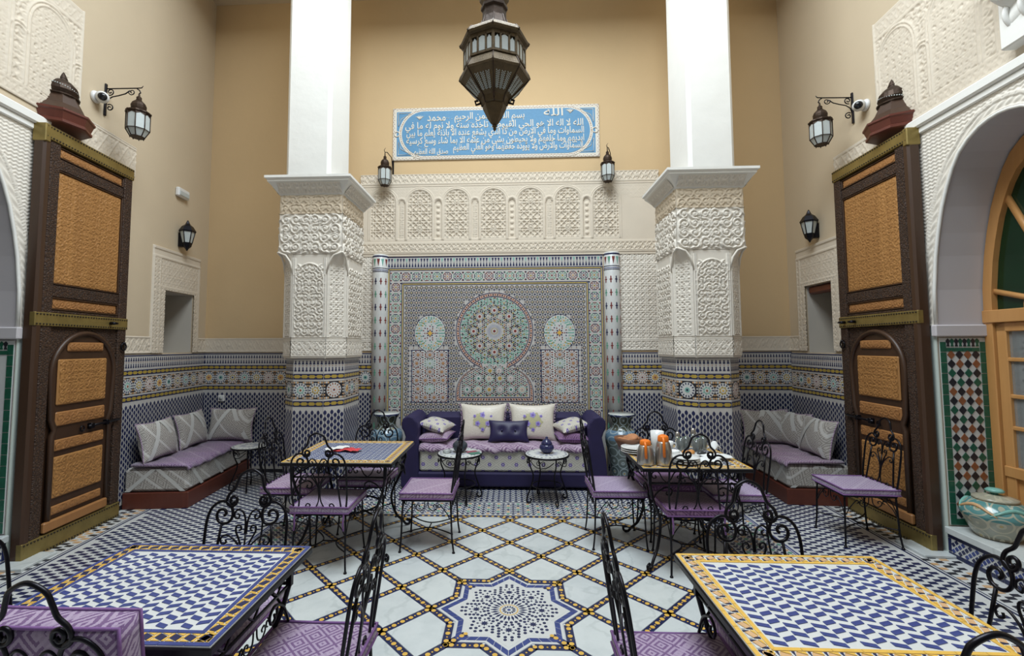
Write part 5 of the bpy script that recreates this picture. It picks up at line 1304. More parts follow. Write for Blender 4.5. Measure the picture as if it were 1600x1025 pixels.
def chair_meshes():
    I = [M['iron']]; D = {}
    def t2(paths, r=.0058, n=6):
        mb = MB()
        for p in paths: mb.tube([bk(*q) for q in p], r, n)
        return mb
    vol = lambda s: [(s*x, t) for x, t in sspl([(.19, -.0), (.205, .12), (.208, .28), (.205, .36), (.188, .415), (.15, .447), (.112, .447), (.083, .42), (.075, .385), (.088, .356), (.115, .345), (.145, .356), (.157, .384), (.145, .408), (.122, .411), (.11, .395), (.118, .381)], 6)]
    inn = lambda s: [(s*x, t) for x, t in [(.165, 0), (.150, .12), (.137, .25), (.128, .345)]]
    D['shoulder_scroll_a'] = t2([vol(1)], .0072, 8); D['shoulder_scroll_b'] = t2([vol(-1)], .0072, 8)
    D['inner_post_a'] = t2([inn(1)], .0065); D['inner_post_b'] = t2([inn(-1)], .0065)
    om = [(.068, .452), (.078, .441), (.09, .446), (.093, .462), (.08, .474), (.064, .468), (.060, .448), (.074, .430), (.098, .430), (.113, .45), (.105, .482), (.078, .510), (.066, .545), (.05, .58), (0, .603)]
    om = sspl(om+[(-x, t) for x, t in om[:-1][::-1]], 6); D['crest_arch'] = t2([om], .0072, 8)
    cs = lambda s: [[(s*x, t) for x, t in sspl(p, 7)] for p in (
        [(.004, .30), (.006, .36), (.022, .40), (.045, .412), (.064, .398), (.062, .376), (.045, .37), (.04, .385), (.05, .393)],
        [(.004, .15), (.010, .20), (.035, .25), (.075, .285), (.11, .29), (.125, .27), (.113, .25), (.095, .258), (.1, .272)],
        [(.004, .15), (.012, .22), (.03, .27), (.05, .31), (.048, .335), (.03, .337), (.024, .32), (.035, .314)],
        [(.004, .18), (.008, .10), (.03, .05), (.06, .022), (.095, .03), (.107, .055), (.092, .075), (.073, .066), (.078, .05)])]
    D['scroll_work'] = t2(cs(1)+cs(-1)+[[(0, .30), (0, .15)]], .0048)
    D['back_rail'] = t2([[(-.165, .022), (.165, .022)], [(-.17, .002), (.17, .002)]], .0055)
    mb = MB(); z = SEAT-.008; mb.tube([(-.20, -.195, z), (.20, -.195, z), (.195, .20, z), (-.195, .20, z)], .0085, 6, closed=True); D['seat_frame'] = mb
    fl = lambda s: MB().tube(sspl([(s*.188, .192, z), (s*.192, .198, .3), (s*.196, .204, .12), (s*.205, .212, .012)], 4), .0075, 6).lathe([(.013, 0), (.013, .008), (.008, .018)], 8, 0, (s*.205, .212, 0))
    rl = lambda s: MB().tube(sspl([(s*.192, -.195, z), (s*.194, -.20, .3), (s*.197, -.208, .12), (s*.205, -.222, .012)], 4), .0075, 6).lathe([(.013, 0), (.013, .008), (.008, .018)], 8, 0, (s*.205, -.222, 0))
    D['leg_a'], D['leg_b'], D['leg_c'], D['leg_d'] = fl(1), fl(-1), rl(1), rl(-1)
    mb = MB()
    for ax in range(4):
        def P3(u, v, ax=ax): return {0: (u, .2, v), 1: (u, -.2, v), 2: (.195, u, v), 3: (-.195, u, v)}[ax]
        for s in (1, -1):
            mb.tube([P3(s*u, v) for u, v in sspl([(.012, z-.005), (.02, z-.06), (.055, z-.083), (.085, z-.06), (.075, z-.035), (.055, z-.042), (.06, z-.055)], 5)], .004, 5)
            mb.tube([P3(s*u, v) for u, v in sspl([(.19, z-.15), (.165, z-.10), (.12, z-.045), (.10, z-.03), (.093, z-.05), (.105, z-.058)], 5)], .004, 5)
    D['apron_scrolls'] = mb
    mb = MB(); st = lambda s: sspl([(s*.2, .207, .15), (s*.10, .10, .145), (s*.055, 0, .145), (s*.10, -.10, .145), (s*.2, -.213, .15)], 6)
    mb.tube(st(1), .0055, 6); mb.tube(st(-1), .0055, 6); mb.tube([(-.055, 0, .145), (.055, 0, .145)], .0055, 6); D['stretcher'] = mb
    D = {k: v.mesh('chair_'+k, I) for k, v in D.items()}
    return D
CHM = chair_meshes()
PAD = {m: box_cushion(.43, .425, .05, 3).mesh('seat_pad', [M[m]]) for m in ('purple', 'plum', 'lav', 'mauve')}
PADP = MB().tube(edge_loop(.44, .435, .047, 8), .006, 5, closed=True).tube(edge_loop(.44, .435, .004, 8), .006, 5, closed=True).mesh('piping', [M['piping']])
tie = MB(); 
for s in (-1, 1): tie.tube([(s*.17, -.2, .02), (s*.185, -.215, -.01), (s*.18, -.22, -.07), (s*.186, -.218, -.12)], .007, 5)
TIE = tie.mesh('tie', [M['piping']])
def chair(loc, rz, label, pad='purple', ties=False, dz=0, padrot=0):
    r = empty('iron_chair', loc, rz, label, 'chair', 'wrought iron chairs')
    for k, me in CHM.items():
        nm = {'leg_a': 'leg', 'leg_b': 'leg', 'leg_c': 'leg', 'leg_d': 'leg'}.get(k, k[:-2] if k[-2:] in ('_a', '_b') else k); mkobj(nm, me, r)
    if pad:
        p = mkobj('seat_cushion', PAD[pad], r, (0, 0, SEAT+.004), (0, 0, padrot)); mkobj('piping', PADP, p)
        if ties: mkobj('tie_ribbon', TIE, p)
    return r
H2 = PI/2
# local +y is the front of the chair
chair((-.80, 1.79, 0), H2, 'iron chair with purple cushion at the open side of the blue-edged table, seen edge-on', 'purple')
chair((.62, 1.77, 0), -H2, 'iron chair with purple cushion at the open side of the yellow-edged table, seen edge-on', 'purple')
chair((-1.34, 2.06, 0), PI, 'iron chair tucked under the far side of the blue-edged table', 'lav')
chair((1.09, 1.94, 0), PI, 'iron chair tucked under the far side of the yellow-edged front table', 'purple')
c_near = chair((-1.30, 1.49, 0), 0, 'iron chair with upright purple back cushion at the near side of the blue-edged table', 'plum')
chair((1.05, 1.36, 0), 0, 'iron chair at the near corner of the yellow-edged front table, only its crest showing', 'plum')
chair((-1.90, 1.70, 0), -H2, 'iron chair between the blue-edged table and the tall door, cut by the frame', 'plum')
chair((1.52, 1.68, 0), H2, 'iron chair between the yellow-edged front table and the glazed jar', 'plum')
chair((-1.43, 3.61, 0), 0, 'iron chair with pale lavender cushion on the near side of the leaflet table', 'lav', True)
chair((-1.90, 4.05, 0), -H2, 'iron chair with mauve cushion on the bench side of the leaflet table', 'mauve')
chair((-1.34, 4.28, 0), PI, 'iron chair with lavender cushion on the column side of the leaflet table', 'lav')
chair((-.70, 3.95, 0), H2, 'iron chair with ribbed mauve cushion between the leaflet table and the round table', 'mauve')
chair((.87, 4.05, 0), -H2, 'iron chair with lavender cushion between the breakfast table and the round table with blue pot', 'lav')
chair((1.33, 3.64, 0), 0, 'iron chair with plum cushion on the near side of the breakfast table', 'plum', True)
chair((1.36, 4.22, 0), PI, 'iron chair behind the breakfast table, facing the camera', 'plum')
chair((1.80, 3.99, 0), H2, 'iron chair with lavender cushion between the breakfast table and the bench', 'lav', True)
chair((2.94, 4.16, 0), H2-.06, 'lone iron chair with lavender cushion in front of the tall door', 'lav')
uc = box_cushion(.45, .40, .085, 5); upc = uc.build('back_cushion', [M['purple']], None, (-1.175, 1.275, .70), (PI/2+.14, 0, 0), False)
upc.location = (-1.29, 1.343, .705)
tag(upc, 'thick purple brocade cushion standing upright against the chair back', 'cushion')
MB().tube(edge_loop(.456, .406, .006, 8, .05), .0055, 6, closed=True).tube(edge_loop(.456, .406, .080, 8, .05), .0055, 6, closed=True).build('piping', [M['piping']], upc)
# ------------------------------------------------------------------ square mosaic tables
def sq_table(cx, cy, w, d, zt, edge, label, cell=.052, objs=True, rz=0):
    root = empty('mosaic_table', (cx, cy, 0), rz, label, 'table', 'square mosaic tables')
    hw, hd = w/2, d/2
    mb = MB(); mb.bbox(-hw, hw, -hd, hd, zt-.032, zt-.006, .004); mb.build('iron_tray', [M['iron']], root, fix=True)
    mb = MB(); mb.box(-hw+.006, hw-.006, -hd+.006, hd-.006, zt-.008, zt-.002); mb.build('mosaic_bed', [M['wgl']], root)
    Tt = lambda u, v, h: Vector((u, v, zt-.002+h)); P = PS(Tt); lc, mc = ('blu', 'yel') if edge == 'blue' else ('yel', 'org')
    def ring(g0, g1, col, seg):      # tiled frame line between insets g0 and g1
        for ax in (0, 1):
            L, W_ = (hw, hd) if ax == 0 else (hd, hw); n = max(4, round(2*(L-g0)/seg))
            for s in (-1, 1):
                for k in range(n):
                    a, b = -L+g0+2*(L-g0)*k/n+.0008, -L+g0+2*(L-g0)*(k+1)/n-.0008; a2, b2 = max(a, -L+g1), min(b, L-g1)
                    if b2 <= a2: continue
                    q = [(a, s*(W_-g0)), (b, s*(W_-g0)), (b2, s*(W_-g1)), (a2, s*(W_-g1))]
                    if ax: q = [(y, x) for x, y in q]
                    P.p(q, col(k) if callable(col) else col, 0, .0025)
    ring(.007, .022, lc, .085); ring(.066, .080, lc if edge != 'blue' else 'blu', .085)
    for ax in (0, 1):
        L, W_ = (hw-.024, hd-.044) if ax == 0 else (hd-.024, hw-.044); n = round(2*L/.047); p = 2*L/n
        for s in (-1, 1):
            for k in range(n):
                c = -L+(k+.5)*p; h_ = .0185
                if edge == 'blue':
                    S = [([(-.011, -h_*.9), (.017, -h_*.2), (.011, h_*.9), (-.017, h_*.2)], 'nav'), ([(-.022, -h_), (-.0135, -h_), (-.0195, h_*.35), (-.0225, h_*.2)], 'yel'), ([(.0225, -h_*.2), (.0195, -h_*.35), (.0135, h_), (.022, h_)], 'yel'), ([(-.018, h_*.45), (.008, h_), (-.0215, h_)], 'yel'), ([(.018, -h_*.45), (-.008, -h_), (.0215, -h_)], 'yel')]
                else:
                    S = [([(-.010, -h_*.85), (.017, -h_*.1), (.010, h_*.85), (-.017, h_*.1)], 'org'), ([(-.021, -h_), (-.0125, -h_), (-.0185, h_*.1)], 'nav'), ([(.021, h_), (.0125, h_), (.0185, -h_*.1)], 'nav'), ([(-.02, h_*.3), (.006, h_), (-.02, h_)], 'wgl'), ([(.02, -h_*.3), (-.006, -h_), (.02, -h_)], 'yel')]
                for q, col in S:
                    q = [(c+x*(p/.047), s*(W_+y)) for x, y in q]; q = q if s > 0 else q[::-1]
                    if ax: q = [(y, x) for x, y in q][::-1]
                    P.p(q, col, 0, .0025)
    # field of slanted lozenges
    fw_, fd_ = hw-.084, hd-.084; n = round(2*fw_/cell); cw = 2*fw_/n; ph_ = cell*.98; nr = int(2*fd_/ph_); ph_ = 2*fd_/nr; sl = cw*.28; th = ph_*.42
    lz = {s: MB().prism([(-cw*.43, -th/2-s*sl/2), (cw*.43, -th/2+s*sl/2), (cw*.43, th/2+s*sl/2), (-cw*.43, th/2-s*sl/2)], 0, .0025, lambda u, v, h: Vector((u, v, h))) for s in (-1, 1)}
    lm = {s: lz[s].mesh('lozenge_tile', [M['blu' if edge != 'dark' else 'nav']]) for s in lz}; cnt = 0; spots = []
    for i in range(n):
        s = 1 if i % 2 else -1
        for j in range(nr):
            v = -fd_+(j+.5)*ph_+(ph_*.5 if i % 2 else 0)-ph_*.1
            if v+th > fd_: continue
            spots.append((-fw_+(i+.5)*cw, v, s))
    def show(q):
        r_ = proj(cx+q[0], cy+q[1], zt); return 0 if not r_ or not (-5 < r_[0] < 1605 and r_[1] < 1027) else 1/r_[2]
    spots.sort(key=lambda q: -show(q))
    for u, v, s in spots:
        if objs and cnt < 295 and show((u, v)): mkobj('lozenge_tile', lm[s], root, (u, v, zt-.002)); cnt += 1
        else: P.p([(u+x, v+y) for x, y in ((-cw*.43, -th/2-s*sl/2), (cw*.43, -th/2+s*sl/2), (cw*.43, th/2+s*sl/2), (-cw*.43, th/2-s*sl/2))], 'blu' if edge != 'dark' else 'nav', 0, .0025)
    psbuild(P, 'mosaic_border', root)
    # iron base
    for sx in (-1, 1):
        for sy in (-1, 1):
            x, y = sx*(hw-.07), sy*(hd-.07); mb = MB(); mb.bbox(x-.012, x+.012, y-.012, y+.012, zt-.14, zt-.03, .002)
            mb.tube([(sx*a+0, sy*b, z) for a, b, z in sspl([(hw-.07, hd-.07, zt-.13), (hw-.10, hd-.10, .5), (hw-.17, hd-.17, .32), (hw-.14, hd-.14, .15), (hw-.085, hd-.085, .06), (hw-.06, hd-.06, .02), (hw-.035, hd-.035, .018), (hw-.03, hd-.03, .045), (hw-.05, hd-.05, .055)], 6)], .011, 7)
            mb.build('leg', [M['iron']], root, fix=True)
    mb = MB(); g = .07; zr = zt-.13
    mb.tube([(-hw+g, -hd+g, zr), (hw-g, -hd+g, zr), (hw-g, hd-g, zr), (-hw+g, hd-g, zr)], .008, 5, closed=True); mb.build('apron_rail', [M['iron']], root)
    mb = MB()
    for ax in range(4):
        L = (hw if ax < 2 else hd)-g
        def P3(u, v, ax=ax): return {0: (u, -hd+g, v), 1: (u, hd-g, v), 2: (-hw+g, u, v), 3: (hw-g, u, v)}[ax]
        for m_ in (-.62, 0, .62):
            for s in (1, -1):
                mb.tube([P3(m_*L+s*u, v) for u, v in sspl([(.0, zr+.004), (.03, zr+.03), (.055, zr+.075), (.085, zr+.088), (.11, zr+.065), (.098, zr+.035), (.078, zr+.042), (.085, zr+.058)], 5)], .0048, 5)
        for s in (1, -1):
            mb.tube([P3(s*u, v) for u, v in sspl([(L-.0, zr-.16), (L-.05, zr-.07), (L-.12, zr-.03), (L-.16, zr-.05), (L-.15, zr-.085), (L-.12, zr-.08), (L-.125, zr-.06)], 5)], .006, 5)
    mb.build('apron_scrolls', [M['iron']], root)
    mb = MB(); r_ = hw-.19
    mb.tube([(r_*.9*math.cos(a), r_*.9*math.sin(a), .31) for a in np.linspace(0, 2*PI, 32, False)], .008, 6, closed=True)
    for q in range(4):
        a = PI/4+q*PI/2; mb.tube([(r_*.9*math.cos(a), r_*.9*math.sin(a), .31), ((hw-.17)*1.2*math.cos(a), (hd-.17)*1.2*math.sin(a), .30)], .008, 6)
    mb.build('stretcher_ring', [M['iron']], root)
    return root
sq_table(-1.32, 1.73, .84, .70, .76, 'blue', 'square mosaic table with blue-lined ochre border in the lower corner by the upright cushion', .042)
sq_table(1.105, 1.715, .83, .70, .76, 'yellow', 'square mosaic table with bright yellow border near the glazed jar, empty top', .045)
sq_table(-1.37, 3.95, .88, .82, .76, 'yellow', 'square mosaic table with yellow border and a red leaflet on it', .036, False)
sq_table(1.35, 3.86, .80, .80, .76, 'dark', 'square mosaic table laid for breakfast with two steel flasks', .04, False)
# ------------------------------------------------------------------ round side tables
M['wtop'] = pm('white_mosaic_top', (.66, .68, .66), .3, var=.12, scale=60)
def round_table(x, y, zt, R, label):
    root = empty('round_side_table', (x, y, 0), .4, label, 'table', 'small round side tables')
    MB().lathe([(R-.012, zt-.02), (R, zt-.018), (R, zt-.004), (R-.01, zt)], 40).build('iron_rim', [M['iron']], root)
    MB().lathe([(R-.008, zt-.002), (R-.010, zt+.003), (R*.98-.01, zt+.004)], 40).build('mosaic_top', [M['wtop']], root)
    P = PS(lambda u, v, h: Vector((u, v, zt+.004+h))); P.petals(0, 0, R*.80, R*.93, .014, 30, ['gry', 'nav'], 0, .001); P.petals(0, 0, R*.2, R*.6, .02, 12, 'gry', 0, .001); psbuild(P, 'rosette_inlay', root)
    for k in range(4):
        a = k*PI/2; f = lambda r_, z: (r_*math.cos(a), r_*math.sin(a), z)
        MB().tube([f(r_, z) for r_, z in sspl([(R-.03, zt-.02), (R-.035, zt-.10), (R-.075, zt-.22), (R-.04, .16), (R+.0, .06), (R+.0, .02), (R-.03, .012), (R-.05, .035), (R-.035, .055)], 6)], .0075, 6).build('leg', [M['iron']], root)
        mb = MB(); am = [a+t for t in (.12, .35, .55, .785, 1.02, 1.22, 1.45)]; zz = (.05, .085, .105, .112, .105, .085, .05)
        mb.tube([((R-.03)*math.cos(q), (R-.03)*math.sin(q), zt-z) for q, z in zip(am, zz)], .0045, 5)
        for q0, s in ((a+.785, 1), (a+.785, -1)): mb.tube([((R-.03)*math.cos(q0+s*u/R), (R-.03)*math.sin(q0+s*u/R), zt-.045+v) for u, v in spir((.03, -.02), .03, PI, 1.3, -1)], .004, 5)
        mb.tube([((R+.0)*math.cos(a+u/R), (R+.0)*math.sin(a+u/R), zt-.06+v) for u, v in spir((.02, 0), .028, 0, 1.3)], .004, 5)
        mb.build('apron_swag', [M['iron']], root)
    mb = MB(); mb.tube([((R-.06)*.9*math.cos(q), (R-.06)*.9*math.sin(q), .17) for q in np.linspace(0, 2*PI, 28, False)], .0055, 6, closed=True); mb.build('stretcher_ring', [M['iron']], root)
round_table(-.575, 5.04, .50, .245, 'small round iron side table holding the incense jar and booklet')
round_table(.365, 5.02, .50, .238, 'small round iron side table holding the dark blue pot')
round_table(-3.08, 5.32, .50, .20, 'small round iron side table in the shade beside the bench')
# ------------------------------------------------------------------ sofa
sf = empty('velvet_sofa', (-.115, 5.37, 0), 0, 'long navy velvet sofa with rolled arms and floral seat front', 'sofa')
SW = 1.2
def arm_prof(s): return [(s*x, z) for x, z in [(.98, .02), (.985, .4), (1.0, .6), (.99, .70), (1.0, .77), (1.05, .83), (1.11, .845), (1.165, .82), (1.19, .76), (1.185, .70), (1.16, .66), (1.14, .60), (1.17, .45), (1.19, .30), (1.195, .18), (1.19, .02)]]
for s in (-1, 1):
    mb = MB(); pf = arm_prof(s); mb.prism(pf, -.0, .62, lambda u, v, h: Vector((u, h, v)), 0, True)
    o = mb.build('rolled_arm', [M['velvet']], sf, fix=True); bv = o.modifiers.new('soft', 'BEVEL'); bv.width = .02; bv.segments = 3; bv.limit_method = 'ANGLE'
    for pl in o.data.polygons: pl.use_smooth = False
MB().bbox(-.99, .99, .42, .64, .06, .815, .05).build('backrest', [M['velvet']], sf, fix=True)
MB().bbox(-1.0, 1.0, .0, .60, .035, .20, .02).build('velvet_base', [M['velvet']], sf, fix=True)
for x in (-1.1, 1.1, 0): MB().bbox(x-.03, x+.03, .06, .12, 0, .04, .004).build('foot', [M['wplain']], sf, fix=True)
MB().bbox(-.975, .975, .015, .55, .205, .455, .022).build('floral_mattress', [M['floral']], sf, fix=True)
n = 60; mb = MB(); vs = []
pr = [(-.012, .432), (-.022, .455), (-.012, .487), (.03, .505), (.2, .508), (.42, .508)]
for i in range(n+1):
    u = -.975+1.95*i/n; wv = .010*math.sin(i*1.1)+.007*math.sin(i*.37+1)
    for y, z in pr: vs.append((u, y-(.006*math.sin(i*1.7) if y < .05 else 0), z+wv*(1 if y < .02 else .5)))
m = len(pr); fs = [(i*m+k, (i+1)*m+k, (i+1)*m+k+1, i*m+k+1) for i in range(n) for k in range(m-1)]; mb.add(vs, fs, 0, True); o = mb.build('quilted_cover', [M['cover']], sf); so_ = o.modifiers.new('thick', 'SOLIDIFY'); so_.thickness = .012; so_.offset = -1
def cushion(name, w, d, hgt, loc, rot, mat, label, cat='cushion', group='cushions on the sofa', pip=None, seed=1, fringe=False):
    o = pillow(w, d, hgt, 18, .42, seed, hgt*.04).build(name, [M[mat]], None, loc, rot); o.data.transform(Matrix.Translation((0, 0, -hgt/2)))
    tag(o, label, cat, group)
    if pip: MB().tube(edge_loop(w, d, 0, 12, .2), .006, 5, closed=True).build('piping', [M[pip]], o)
    if fringe:
        mb = MB(); rg = random.Random(seed)
        for s in (-1, 1):
            for k in range(26):
                y = -d/2+d*(k+.5)/26; x = s*w/2*(1-.12*(1-(2*y/d)**2)); mb.tube([(x-s*.004, y, 0), (x+s*.012, y+rg.uniform(-.006, .006), rg.uniform(-.012, .012)), (x+s*.022, y+rg.uniform(-.01, .01), rg.uniform(-.016, .01))], .0055, 4)
        tag(mb.build('ruffle', [M['mauve']], o), kind='stuff')
    return o
def floral_print(o, w, d, hgt, seed):
    # bouquet woven in the lower middle of the big cushions
    mb = MB(); rg = random.Random(seed); z_at = lambda x, y: hgt/2*((1-(2*x/w)**2)*(1-(2*y/d)**2))**.42
    def disc(x, y, r, mat, n=10, lift=.0):
        mb.add([(x+r*(1+.18*math.cos(5*a))*math.cos(a), y+r*(1+.18*math.cos(5*a))*math.sin(a), z_at(x+r*math.cos(a), y+r*math.sin(a))+.0035+lift) for a in np.linspace(0, 2*PI, n*2, False)]+[(x, y, z_at(x, y)+.0045+lift)], [(k, (k+1) % (2*n), 2*n) for k in range(2*n)], mat, True)
    for x, y in ((0, -.045), (.07, -.01), (-.07, -.01), (.035, .05), (-.035, .05), (0, .02)): disc(x, y, .05, 1, 8)
    for x, y, r in ((0, .075, .034), (-.062, -.03, .03), (.062, -.03, .03), (-.10, .06, .018), (.10, .06, .018), (0, -.10, .022)): disc(x, y, r, 0, 8, .002); disc(x, y, r*.45, 2, 6, .004)
    tag(mb.build('bouquet_weave', [M['bloom'], M['gild'], M['bloom2']], o), kind='stuff')
M['bloom'] = pm('lilac_thread', (.30, .25, .58), .5, var=.3, scale=80); M['bloom2'] = pm('violet_thread', (.16, .10, .42), .5); M['gild'] = pm('gold_green_thread', (.46, .44, .26), .45, var=.25, scale=60)
S5 = 5.37; tilt = PI/2-.28
for x, lb, sd in ((-.365, 'large cream satin cushion with lilac bouquet on the incense jar side of the sofa', 1), (.245, 'large cream satin cushion with lilac bouquet on the blue pot side of the sofa', 2)):
    o = cushion('bouquet_cushion', .58, .46, .19, (x, S5+.36, .72), (tilt, 0, 0), 'cushbg', lb, seed=sd, fringe=True); floral_print(o, .58, .46, .19, sd)
o = cushion('tufted_cushion', .50, .27, .12, (-.05, S5+.22, .635), (tilt-.12, 0, .0), 'satin', 'small navy satin tufted cushion in the middle of the sofa', seed=4)
for x in (-.08, .08): MB().lathe([(.012, -.004), (.012, .004), (.004, .008)], 8).build('tuft_button', [M['satin']], o, (x, 0, .052))
me = o.data
for v in me.vertices:
    for x in (-.08, .08):
        d_ = math.hypot(v.co.x-x, v.co.y*.8); v.co.z -= math.copysign(.028*math.exp(-(d_/.035)**2), v.co.z)
for s, side in ((-1, 'incense jar'), (1, 'blue pot')):
    x = -.115+s*.83
    cushion('throw_cushion', .38, .36, .14, (x-s*.02, S5+.24, .575), (.06, s*.05, s*.15), 'plum' if s > 0 else 'mauve', 'purple brocade cushion lying under a floral one on the %s side of the sofa' % side, pip='piping', seed=6+s)
    cushion('throw_cushion', .36, .34, .13, (x-s*.02, S5+.25, .705), (.10, -s*.22, s*.35), 'cushfl', 'cream floral cushion lying on a purple one on the %s side of the sofa' % side, seed=9+s)
# ------------------------------------------------------------------ benches
def bench(T0, s0, s1, dep, label, hb):
    """bench along a side wall: s along wall, h out from wall"""
    fl = T0 is RF; root = empty('wall_bench', T0(s1 if fl else s0, 0, 0), local(T0, 0, 0), label, 'bench', 'benches in the bays'); L = s1-s0; fy = (lambda y: L-y) if fl else (lambda y: y)
    MB().bbox(.02, dep, 0, L, 0, .165, .006).build('wooden_plinth', [M['wred']], root, fix=True)
    MB().bbox(.02, dep-.015, .008, L-.005, .17, .405, .03).build('damask_mattress', [M['silver']], root, fix=True)
    # diagonal white ribbons on the mattress front
    n = 40; mb = MB(); pr = [(dep-.01, .395), (dep+.002, .41), (dep-.02, .432), (dep-.2, .438), (.1, .44)]; vs = []
    for i in range(n+1):
        y = -.012+(L+.01)*i/n; wv = .010*math.sin(i*.9)+.006*math.sin(i*.41)
        for x, z in pr: vs.append((x+(.006*math.sin(i*1.3) if z < .42 else 0), fy(y), z+wv*.6))
    m = len(pr); mb.add(vs, [(i*m+k, (i+1)*m+k, (i+1)*m+k+1, i*m+k+1) for i in range(n) for k in range(m-1)], 0, True)
    o = mb.build('quilted_cover', [M['purple'] if hb else M['mauve']], root); md = o.modifiers.new('thick', 'SOLIDIFY'); md.thickness = .022; md.offset = 0
    R_ = [M['ribbon']]; w_ = .055
    for s in (-1, 1):
        c = dep/2; MB().add([(c+s*.02-w_*.5, fy(.006), .40), (c+s*.02+w_*.5, fy(.006), .40), (c+s*(dep/2-.06)+w_*.5, fy(.006), .175), (c+s*(dep/2-.06)-w_*.5, fy(.006), .175)], [(0, 1, 2, 3)]).build('damask_ribbon', R_, root)
    for k in range(3):
        y = .05+k*.42; MB().add([(dep-.0135, fy(y), .395), (dep-.0135, fy(y+w_), .395), (dep-.0135, fy(y+w_+.2), .18), (dep-.0135, fy(y+.2), .18)], [(0, 1, 2, 3)]).build('damask_ribbon', R_, root)
    return root
M['ribbon'] = pm('silver_ribbon', (.60, .60, .58), .35, var=.06)
bench(LF, 1.215, 2.60, .67, 'low bench with silver damask mattress and purple cover beside the emergency light wall', True)
bench(RF, 1.55, 2.60, .66, 'low bench with silver damask mattress and purple cover behind the lone chair', False)
def damask_cushion(loc, rz, tl, w, d, label, seed):
    o = cushion('damask_cushion', w, d, .17, loc, (0, 0, 0), 'silver', label, 'cushion', 'silver damask cushions on the benches', 'mauve', seed)
    o.rotation_euler = (PI/2-tl, 0, rz); h_ = .17; z_at = lambda x, y: h_/2*max(0, (1-(2*x/w)**2)*(1-(2*y/d)**2))**.42
    for s in (-1, 1):
        mb = MB(); n = 14; vs = []
        for i in range(n+1):
            t = i/n; y = -d*.46+d*.92*t; x = s*(w*.40-w*.36*t)
            for k in (-.028, .028): xx = max(-w*.49, min(w*.49, x+k)); vs.append((xx, y, z_at(xx, y)+.003))
        mb.add(vs, [(i*2, i*2+1, i*2+3, i*2+2) for i in range(n)], 0, True); mb.build('ribbon_stripe', [M['ribbon']], o)
    return o
zL, zR = PI/2+.108, -(PI/2+.064)
damask_cushion(LF(1.50, .655, .17), zL, .24, .58, .42, 'silver damask cushion nearest the open tall door on the bench with bright purple cover', 31)
damask_cushion(LF(2.12, .655, .17), zL, .22, .58, .42, 'middle silver damask cushion leaning on the wall below the niche without a lintel', 32)
damask_cushion((-3.66, BY-.17, .655), .06, .24, .60, .42, 'silver damask cushion leaning under the wall socket in the bay corner', 33)
damask_cushion(RF(1.86, .65, .17), zR, .24, .58, .42, 'silver damask cushion nearest the lone chair on the mauve-covered bench', 34)
damask_cushion(RF(2.33, .65, .19), zR+.25, .22, .50, .42, 'middle silver damask cushion leaning below the niche with wooden lintel', 35)
damask_cushion((3.13, BY-.17, .655), -.04, .24, .58, .42, 'silver damask cushion against the back wall beside the column by the breakfast table', 36)
# ------------------------------------------------------------------ ceramics
def ceramic(name, stops, line, vs, zs, h):
    t = NT(name); x = t.xyz(t.co()); zz = t.math('MULTIPLY', x[2], 1/h); c = t.ramp(zz, stops, 'CONSTANT')
    an = t.math('ARCTAN2', x[1], x[0]); q = t.n('ShaderNodeCombineXYZ'); t.l(t.math('MULTIPLY', an, vs), q.inputs[0]); t.l(t.math('MULTIPLY', x[2], zs), q.inputs[1])
    vo = t.n('ShaderNodeTexVoronoi'); vo.inputs['Scale'].default_value = 1; vo.inputs['Randomness'].default_value = .25; t.l(q.outputs[0], vo.inputs[0])
    r = t.math('PINGPONG', t.math('MULTIPLY', vo.outputs[0], 6.5), 1); m = t.math('GREATER_THAN', r, .72)
    c = t.mix(t.math('MULTIPLY', m, .75), c, line); d = t.math('LESS_THAN', vo.outputs[0], .09); c = t.mix(d, c, (.45, .34, .12))
    return t.fin(c, .15, 0, .6)
M['vase'] = ceramic('painted_vase_glaze', [(0, (.10, .13, .13)), (.28, (.14, .17, .16)), (.62, (.13, .22, .31)), (.76, (.07, .075, .055)), (.955, (.05, .06, .16)), (.985, (.55, .56, .52))], (.40, .48, .50), 1.15, 8, .83)
M['jar'] = ceramic('painted_jar_glaze', [(0, (.20, .17, .12)), (.08, (.30, .31, .25)), (.46, (.06, .20, .20)), (.52, (.10, .26, .26)), (.82, (.36, .34, .26)), (.95, (.05, .30, .29))], (.50, .46, .34), 1.3, 9, .33)
M['bluepot'] = pm('navy_pot_glaze', (.028, .03, .095), .12, var=.4, scale=30)
M['inside'] = pm('pale_vase_inside', (.62, .64, .60), .3)
for x, y, lb in ((-1.58, 5.76, 'tall painted ceramic vase between the sofa and the leaflet table'), (1.335, 5.76, 'tall painted ceramic vase between the sofa and the breakfast table')):
    v = empty('tall_vase', (x, y, 0), 0, lb, 'vase', 'tall painted vases')
    MB().lathe([(.115, 0), (.125, .015), (.13, .12), (.16, .32), (.195, .48), (.20, .54), (.185, .60), (.145, .635), (.115, .66), (.112, .70), (.125, .76), (.152, .80), (.158, .815), (.155, .825)], 32).build('vase_body', [M['vase']], v)
    MB().lathe([(.155, .824), (.135, .815), (.11, .76), (.10, .70), (.05, .69)], 32).build('vase_mouth', [M['inside']], v)
jr = empty('glazed_jar', RF(.26, .225, -.17), 0, 'squat lidded glazed jar with swirling bands on the marble sill', 'jar')
MB().lathe([(.11, 0), (.125, .01), (.155, .06), (.185, .13), (.198, .165), (.20, .18), (.185, .215), (.15, .255), (.12, .275)], 36).build('jar_body', [M['jar']], jr)
MB().lathe([(.118, .272), (.128, .28), (.125, .292), (.09, .30), (.045, .312), (.02, .318)], 32).build('lid', [M['jar']], jr)
